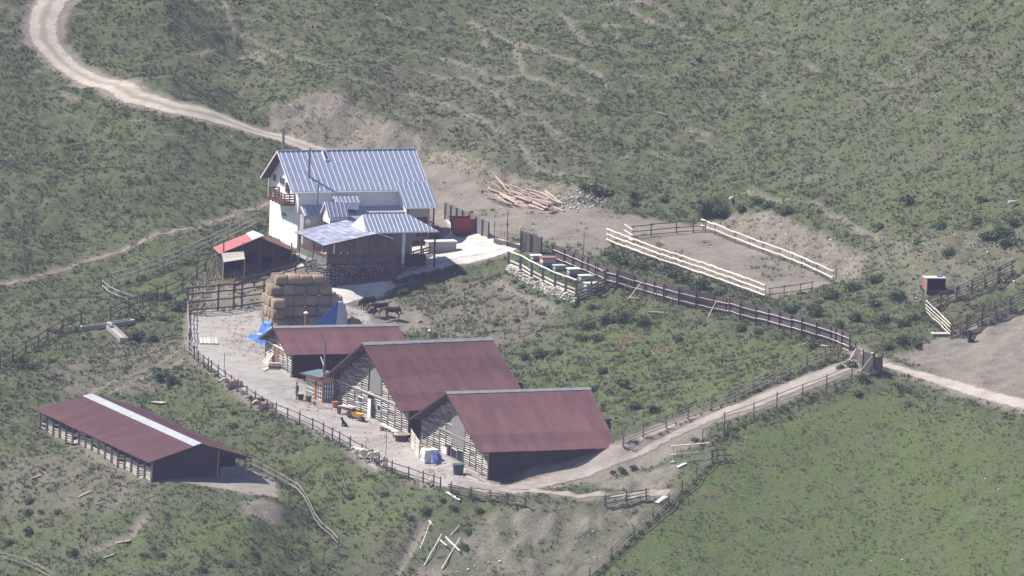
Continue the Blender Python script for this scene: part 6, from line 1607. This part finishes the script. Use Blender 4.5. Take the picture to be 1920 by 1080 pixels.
# ------------------------------------------------------------------ vegetation
def leaf_material(name, c1, c2, c3):
    m, n, l, b = new_mat(name)
    g = n.new('ShaderNodeNewGeometry'); r = n.new('ShaderNodeValToRGB'); e = r.color_ramp.elements
    e[0].color = (*c1, 1); e[1].color = (*c3, 1); x = e.new(.5); x.color = (*c2, 1)
    l.new(g.outputs['Random Per Island'], r.inputs['Fac']); l.new(r.outputs['Color'], b.inputs['Base Color'])
    b.inputs['Roughness'].default_value = .75; b.inputs['Specular IOR Level'].default_value = .15
    return m
m_shrub = leaf_material('low_shrub_leaves', (.058, .088, .038), (.096, .130, .056), (.142, .162, .080))
m_dshrub = leaf_material('heather_leaves', (.075, .066, .050), (.110, .098, .072), (.160, .142, .104))
m_grass = leaf_material('grass_blades', (.070, .100, .040), (.115, .145, .062), (.190, .188, .108))
m_bush = leaf_material('bush_leaves', (.036, .068, .024), (.064, .106, .038), (.105, .148, .058))
m_gravel = leaf_material('loose_stones', (.26, .235, .21), (.42, .39, .355), (.66, .63, .59))

def tuft_faces(n, rx, rz, leaf, seed, flat=.5):
    """n leaf triangles spread over and through a low dome"""
    r = np.random.default_rng(seed)
    th = r.uniform(0, 2 * np.pi, n); cz = r.uniform(.0, 1, n); rr = r.uniform(.45, 1.0, n) ** .6
    c = np.stack([rx * rr * np.sqrt(1 - cz ** 2) * np.cos(th), rx * rr * np.sqrt(1 - cz ** 2) * np.sin(th), rz * rr * cz], -1)
    out = []
    for k in range(n):
        d = c[k] / (np.linalg.norm(c[k]) + 1e-6) + r.normal(0, .45, 3); d /= np.linalg.norm(d)
        a = np.cross(d, r.normal(0, 1, 3)); a /= np.linalg.norm(a) + 1e-6; b = np.cross(d, a); s = leaf * r.uniform(.6, 1.3)
        out.append([c[k] + a * s, c[k] - a * s * .55 + b * s * .8, c[k] - a * s * .5 - b * s * .8])
    return np.array(out)

def scatter(name, label, pts, sizes, templates, m, kind='stuff', cat='vegetation', zs=1.0):
    n = len(pts); k = nrg.integers(0, len(templates), n); ang = nrg.uniform(0, 2 * np.pi, n); V = []
    for t, T in enumerate(templates):
        s = np.where(k == t)[0]
        if not len(s): continue
        T3 = T.reshape(-1, 3); ca, sa = np.cos(ang[s])[:, None], np.sin(ang[s])[:, None]; sc = sizes[s][:, None]
        x = (T3[None, :, 0] * ca - T3[None, :, 1] * sa) * sc + pts[s, 0][:, None]; y = (T3[None, :, 0] * sa + T3[None, :, 1] * ca) * sc + pts[s, 1][:, None]
        z = T3[None, :, 2] * sc * zs + pts[s, 2][:, None]
        V.append(np.stack([x, y, z], -1).reshape(-1, 3))
    co = np.concatenate(V); f = np.arange(len(co)).reshape(-1, 3)
    return tag(link(name, fast_mesh(name, co, f, m, smooth=False)), label, cat, kind=kind)

# plan masks sampled anywhere
def grid_val(A, x, y):
    i = np.clip(np.searchsorted(GX, x) - 1, 0, len(GX) - 2); j = np.clip(np.searchsorted(GY, y) - 1, 0, len(GY) - 2)
    return A[j, i]
yard_core = inside('yard', .4, .4, .1); built = np.zeros_like(ZB)
for FF, x0, x1, y0, y1 in ((F3, -.5, 15, -9.4, 9.4), (F2, -.5, 14.5, -9.6, 9.6), (F1, -.5, 13.5, -5, 5), (FL, -.5, 29.5, -5.5, 5.5), (FH, .4, 16.5, -9.5, 5.4), (gz, -.2, 9.6, -2.2, 6.2), (FS, -1.3, 4.5, -4.2, 4.4)):
    c_, s_ = math.cos(FF.psi), math.sin(FF.psi); lx = (XX - FF.o[0]) * c_ + (YY - FF.o[1]) * s_; ly = -(XX - FF.o[0]) * s_ + (YY - FF.o[1]) * c_
    built = mx(built, ((lx > x0) & (lx < x1) & (ly > y0) & (ly < y1)).astype(float))
bk = mx(inside('bank', .5, .2, .5), inside('penbank', .5, 0, .6) * .7)
bare = np.clip(mx(mx(mx(dirt * 1.15, bk * .97), scree * 1.05), mx(smooth_ground, built)), 0, 1)
def sample(n, dens, seed):
    r = np.random.default_rng(seed); x = r.uniform(-61, 59, n); y = r.uniform(750, 982, n)
    p = dens(x, y); k = r.uniform(0, 1, n) < p
    x, y = x[k], y[k]
    return np.stack([x, y, zg(x, y)], -1)
clump = lambda x, y, s, sc: fbm(x * sc, y * sc, s, 3)
# low juniper and bilberry scrub over the hillside
def d_shrub(x, y):
    c = sstep(.46, .66, clump(x, y, 61, .20)) * .55 + sstep(.52, .7, clump(x, y, 62, .6)) * .5 + .03
    hill = .18
    return np.clip(c * hill * (1 - grid_val(bare, x, y)) * (1 - .93 * grid_val(field, x, y)) * (1 - .75 * grid_val(dry, x, y)) * (1 - .75 * grid_val(lush, x, y)), 0, 1)
SH = [tuft_faces(22, .25, .21, .085, 100 + i) for i in range(8)]
P = sample(95000, d_shrub, 1); scatter('low_scrub', 'low dark green scrub dotted over the hillside', P - np.array([0, 0, .05]), np.minimum(nrg.lognormal(-.42, .52, len(P)), 2.4), SH, m_shrub, cat='scrub')
def d_heath(x, y):
    c = sstep(.50, .66, clump(x, y, 71, .16)) * .6 + sstep(.58, .72, clump(x, y, 72, .55)) * .35 + .04
    return np.clip((c + .22 * grid_val(dry, x, y)) * (1 - grid_val(bare, x, y)) * (1 - .97 * grid_val(field, x, y)) * .45, 0, 1)
P2 = sample(42000, d_heath, 2); scatter('heather', 'brownish heather and dry stalks over the hillside', P2 - np.array([0, 0, .05]), nrg.uniform(.5, 1.25, len(P2)), SH, m_dshrub, cat='heather', zs=.8)
# grass tufts
def blades(n, r, h, w, seed):
    g = np.random.default_rng(seed); out = []
    for k in range(n):
        a = g.uniform(0, 2 * np.pi); p = np.array([np.cos(a), np.sin(a), 0]) * g.uniform(0, r); b = g.uniform(0, 2 * np.pi); d = np.array([np.cos(b), np.sin(b), 0]) * w
        tip = p + np.array([np.cos(a), np.sin(a), 0]) * g.uniform(.2, .8) * h + np.array([0, 0, h * g.uniform(.5, 1.1)]); out.append([p - d, p + d, tip])
    return np.array(out)
GR = [blades(7, .20, .24, .035, 200 + i) for i in range(6)]
def d_grass(x, y): return np.clip((.30 + .7 * sstep(.4, .6, clump(x, y, 81, .5))) * (1 - 1.05 * grid_val(bare, x, y)), 0, 1)
P3 = sample(190000, d_grass, 3); scatter('grass', 'short grass covering slopes and meadow', P3 - np.array([0, 0, .02]), nrg.uniform(.6, 1.5, len(P3)) * (1 - .3 * grid_val(field, P3[:, 0], P3[:, 1])), GR, m_grass, cat='grass')
# loose stones
def rock(seed):
    g = np.random.default_rng(seed); v = np.array([[1, 0, 0], [-1, 0, 0], [0, 1, 0], [0, -1, 0], [0, 0, 1], [0, 0, -1]], float) * g.uniform(.6, 1.1, (6, 1)) + g.normal(0, .15, (6, 3)); v[:, 2] *= .6
    f = [(0, 2, 4), (2, 1, 4), (1, 3, 4), (3, 0, 4), (2, 0, 5), (1, 2, 5), (3, 1, 5), (0, 3, 5)]
    return v
ROCKF = np.array([(0, 2, 4), (2, 1, 4), (1, 3, 4), (3, 0, 4), (2, 0, 5), (1, 2, 5), (3, 1, 5), (0, 3, 5)])
def scatter_rocks(name, label, pts, sizes):
    V, Fc = [], []
    for i in range(len(pts)):
        v = rock(int(i % 40)); a = nrg.uniform(0, 6.28); R = np.array([[math.cos(a), -math.sin(a), 0], [math.sin(a), math.cos(a), 0], [0, 0, 1]])
        V.append(v @ R.T * sizes[i] + pts[i]); Fc.append(ROCKF + 6 * i)
    return tag(link(name, fast_mesh(name, np.concatenate(V), np.concatenate(Fc), m_gravel, smooth=False)), label, 'stones', kind='stuff')
rst = inside('rightstones', 1.5, 0, 2); emb = inside('embank', 1.2, 0, 1)
P4 = sample(60000, lambda x, y: np.clip(grid_val(scree, x, y) * .42 + grid_val(rst, x, y) * .45 * sstep(.45, .6, clump(x, y, 91, .5)) + grid_val(dirt, x, y) * (1 - grid_val(smooth_ground, x, y)) * .10 + .022, 0, 1) * (1 - grid_val(built, x, y)) * (1 - grid_val(yard_core, x, y)), 4)
scatter_rocks('loose_stones', 'loose pale stones on banks and bare ground', P4, np.minimum(nrg.lognormal(-2.55, .5, len(P4)), .34))
rub = hits([(1050 + i * 10 + rng.uniform(-6, 6), 376 + rng.uniform(-9, 10)) for i in range(8)])
P5 = np.concatenate([np.array(p) + np.c_[nrg.normal(0, 1.0, 30), nrg.normal(0, 1.6, 30), np.zeros(30)] for p in rub]); P5[:, 2] = zg(P5[:, 0], P5[:, 1]) + .05
scatter_rocks('rubble', 'grey rubble heap beside the log pile', P5, nrg.uniform(.08, .26, len(P5)))

# single bushes one can tell apart
def bush_mesh(seed, n=420, rx=.5, rz=.42):
    g = np.random.default_rng(seed); lob = [(g.uniform(-.28, .28), g.uniform(-.28, .28), g.uniform(.0, .16), g.uniform(.5, .85)) for _ in range(6)]
    T = []
    for k, (x, y, z, s) in enumerate(lob):
        t = tuft_faces(n // 6, rx * s, rz * s * 1.15, .062, seed * 10 + k); t[:, :, 0] += x; t[:, :, 1] += y; t[:, :, 2] += z; T.append(t)
    co = np.concatenate(T).reshape(-1, 3)
    return fast_mesh('foliage', co, np.arange(len(co)).reshape(-1, 3), m_bush, smooth=False)
BUSH = [bush_mesh(i + 1) for i in range(6)]
stem_me = MB().tube((0, 0, -.15), (.05, .02, .3), .05, .02, 6).tube((0, 0, -.1), (-.15, .05, .28), .035, .015, 6).mesh('stem', m_post)
def bush(u, v, w, label, group, hgt=.75):
    p = hit(u, v); t = thing('bush', label, 'bush', p, rng.uniform(0, 6.28), group); s = w * p.y / FPX * (.8 if 'field behind' in label else .95)
    link('foliage', rng.choice(BUSH), t, local=Matrix.Diagonal((s, s, s * hgt * 1.25, 1))); link('stem', stem_me, t, local=Matrix.Diagonal((s, s, s, 1)))
SETS = [
 ('leafy green bush between the pen fence and the board fence', 'bushes between pen and board fence', [(1138,480,22),(1150,486,26),(1165,496,30),(1198,505,42),(1243,508,32),(1262,518,36),(1285,532,40),(1318,542,46),(1300,548,30),(1345,556,36),(1225,500,22),(1340,400,40)]),
 ('leafy green bush in the field behind the barns', 'bushes in the field behind the barns', [(1100,615,46),(1135,605,52),(1170,602,56),(1200,608,44),(1090,638,36),(1120,640,40),(985,672,36),(1015,668,44),(1045,665,30),(1110,580,30),(1390,620,40),(1420,626,30),(1270,640,34),(1520,655,40),(1130,700,40),(1165,725,46),(1110,735,36),(1190,765,40),(1220,770,36),(928,610,22),(968,602,18),(1015,590,18)]),
 ('dark bush on the slope around the water trough', 'bushes around the trough', [(262,600,40),(255,635,50),(282,640,36),(306,560,34),(330,580,42),(345,572,34),(100,680,20),(35,690,28),(280,560,30),(305,600,24)]),
 ('dark bush on the bank behind the long shed', 'bushes behind the long shed', [(300,712,44),(322,720,40),(290,700,30),(437,777,22),(440,803,28),(60,690,32),(40,680,26)]),
 ('dark low bush on the slope below the long shed', 'bushes below the long shed', [(55,943,30),(50,965,28),(105,965,24),(78,962,18),(300,1045,26),(268,1045,24),(380,1072,26),(430,1062,24),(50,1000,30),(140,1040,28),(20,1020,26),(480,1040,20)]),
 ('low bush on the stony bank below the yard road', 'bushes on the bank below the yard road', [(880,1000,22),(868,1030,28),(1165,885,24),(1185,880,22),(1150,888,18),(800,960,26),(770,975,22),(850,955,22),(900,962,24),(830,940,20),(720,930,24),(660,935,22)]),
 ('clipped hedge bush beside the concrete ramp', 'hedge bushes beside the ramp', [(745,532,24),(762,528,26),(780,524,28),(800,520,30),(820,514,28),(840,508,26),(856,503,22),(756,549,34),(745,552,24)]),
 ('green bush on the slope between pen and corral', 'bushes between pen and corral', [(1600,545,36),(1640,530,40),(1680,560,44),(1560,560,40),(1530,590,44),(1600,600,40),(1650,605,44),(1690,610,36),(1570,615,34),(1710,600,30),(1740,590,24),(1480,585,36),(1660,655,30),(1690,640,34),(1720,650,30),(1640,575,30)]),
 ('dark juniper bush at the top of the cut bank', 'junipers above the cut bank', [(1120,362,40),(1140,368,32),(1100,355,30),(1185,368,26),(1245,378,28),(1190,385,22),(1390,395,30),(1420,380,30),(1440,390,34),(1470,400,36),(1352,398,36)]),
 ('green bush on the upper right hillside', 'bushes on the upper right hillside', [(1860,450,50),(1890,460,44),(1880,440,40),(1830,420,36),(1780,480,36),(1700,380,36),(1760,430,34),(1840,380,32),(1650,430,30),(1900,420,36),(1720,460,30)]),
 ('small shrub by the hive enclosure footing', 'shrubs by the hive enclosure', [(980,540,16),(998,515,14),(1046,568,18),(1080,575,18),(1008,550,12),(965,530,14)]),
 ('small dark shrub in the lane verge', 'shrubs in the lane verge', [(1595,690,34),(1575,692,24),(1640,704,24),(1620,712,28),(1610,742,26),(1305,828,20),(1360,815,16),(1480,785,16)]),
 ('low shrub at the corner of the small barn', 'shrubs by the small barn', [(748,630,26),(752,655,22),(765,650,18),(868,445,22),(740,640,18)]),
]
for lb, gr, L in SETS:
    for (u, v, w) in L:
        sz = 'broad' if w >= 42 else ('middling' if w >= 29 else 'little')
        lb2 = lb[6:] if lb.startswith('small ') else (lb[4:] if lb.startswith('low ') else lb)
        bush(u, v, w, sz + ' ' + lb2, sz + ' ' + gr)
# rank weeds along the feet of the fences, straw-dry grass on the cut banks
FL_ = [[(372,682),(505,775),(640,836),(765,901),(828,920)], [(1168,840),(1300,786),(1465,714),(1592,669)], [(1316,840),(1418,788),(1565,732),(1640,702)], [(1335,870),(1250,952),(1100,1092)], [(1036,492),(1135,535),(1370,596),(1600,664)], [(1140,459),(1340,529),(1443,566)], [(208,542),(350,490),(502,417)], [(207,602),(340,549),(402,502)], [(0,694),(78,649),(160,608)], [(470,880),(560,928),(600,997),(645,1047)], [(953,514),(1080,570)], [(1740,588),(1905,514)], [(1783,636),(1935,573)], [(352,590),(494,575)], [(845,928),(1003,957)]]
W_ = []
for ln in FL_:
    q = along(ln, .22, 20)
    W_ += [(p.x + nrg.normal(0, .22), p.y + nrg.normal(0, .3)) for p in q if nrg.uniform() < .62]
W_ = np.array(W_); P8 = np.c_[W_, zg(W_[:, 0], W_[:, 1]) - .03]
WD = [np.concatenate([blades(7, .2, .42, .035, 300 + i), tuft_faces(12, .22, .28, .075, 320 + i)]) for i in range(6)]
scatter('fence_weeds', 'rank weeds growing along the feet of the fences', P8, nrg.uniform(.5, 1.35, len(P8)), WD, m_grass, cat='weeds')
m_dryg = leaf_material('dry_straw_grass', (.20, .172, .118), (.32, .28, .20), (.44, .39, .29))
P9 = sample(120000, lambda x, y: np.clip(grid_val(bk, x, y) * (.25 + .75 * sstep(.4, .6, clump(x, y, 111, .6))), 0, 1), 9)
scatter('dry_grass', 'straw coloured dry grass on the cut banks', P9, nrg.uniform(.6, 1.5, len(P9)), GR, m_dryg, cat='grass')
m_gold = leaf_material('hay_wisps', (.42, .29, .16), (.55, .40, .23), (.68, .54, .34))
P6 = np.concatenate([np.array(hit(u, v)) + np.c_[nrg.normal(0, s, n), nrg.normal(0, s * 1.6, n), np.zeros(n)] for u, v, s, n in ((600, 760, 2.0, 160), (480, 650, 2.4, 220), (720, 830, 2.0, 140), (450, 600, 2.2, 160), (820, 890, 1.6, 90), (580, 645, 1.6, 120), (432, 520, .9, 260), (660, 612, 1.0, 200), (1175, 638, .7, 120), (1240, 658, .6, 120), (480, 505, .9, 90), (520, 590, 1.0, 120))]); P6[:, 2] = zg(P6[:, 0], P6[:, 1])
scatter('loose_hay', 'loose hay strewn around the goat shed and bale stack', P6, nrg.uniform(.6, 1.2, len(P6)), GR, m_gold, cat='hay')

# ------------------------------------------------------------------ the hazy air
m, n, l, b = new_mat('mountain_haze')
n.remove(b); pv = n.new('ShaderNodeVolumePrincipled'); pv.inputs['Color'].default_value = (.64, .62, 1.0, 1); pv.inputs['Density'].default_value = 1.1e-4; pv.inputs['Anisotropy'].default_value = 0.0
l.new(pv.outputs['Volume'], n['Material Output'].inputs['Volume'])
zmin, zmax = float(ZG.min()), max(float(ZG.max()), CAM_H)
hz = MB().box((GX[0] - 6, -12, zmin - 1.5), (GX[-1] + 6, GY[-1] + 6, zmax + 4)).obj('haze', m)
tag(hz, kind='stuff', label='thin bluish mountain haze filling the valley air', cat='haze')
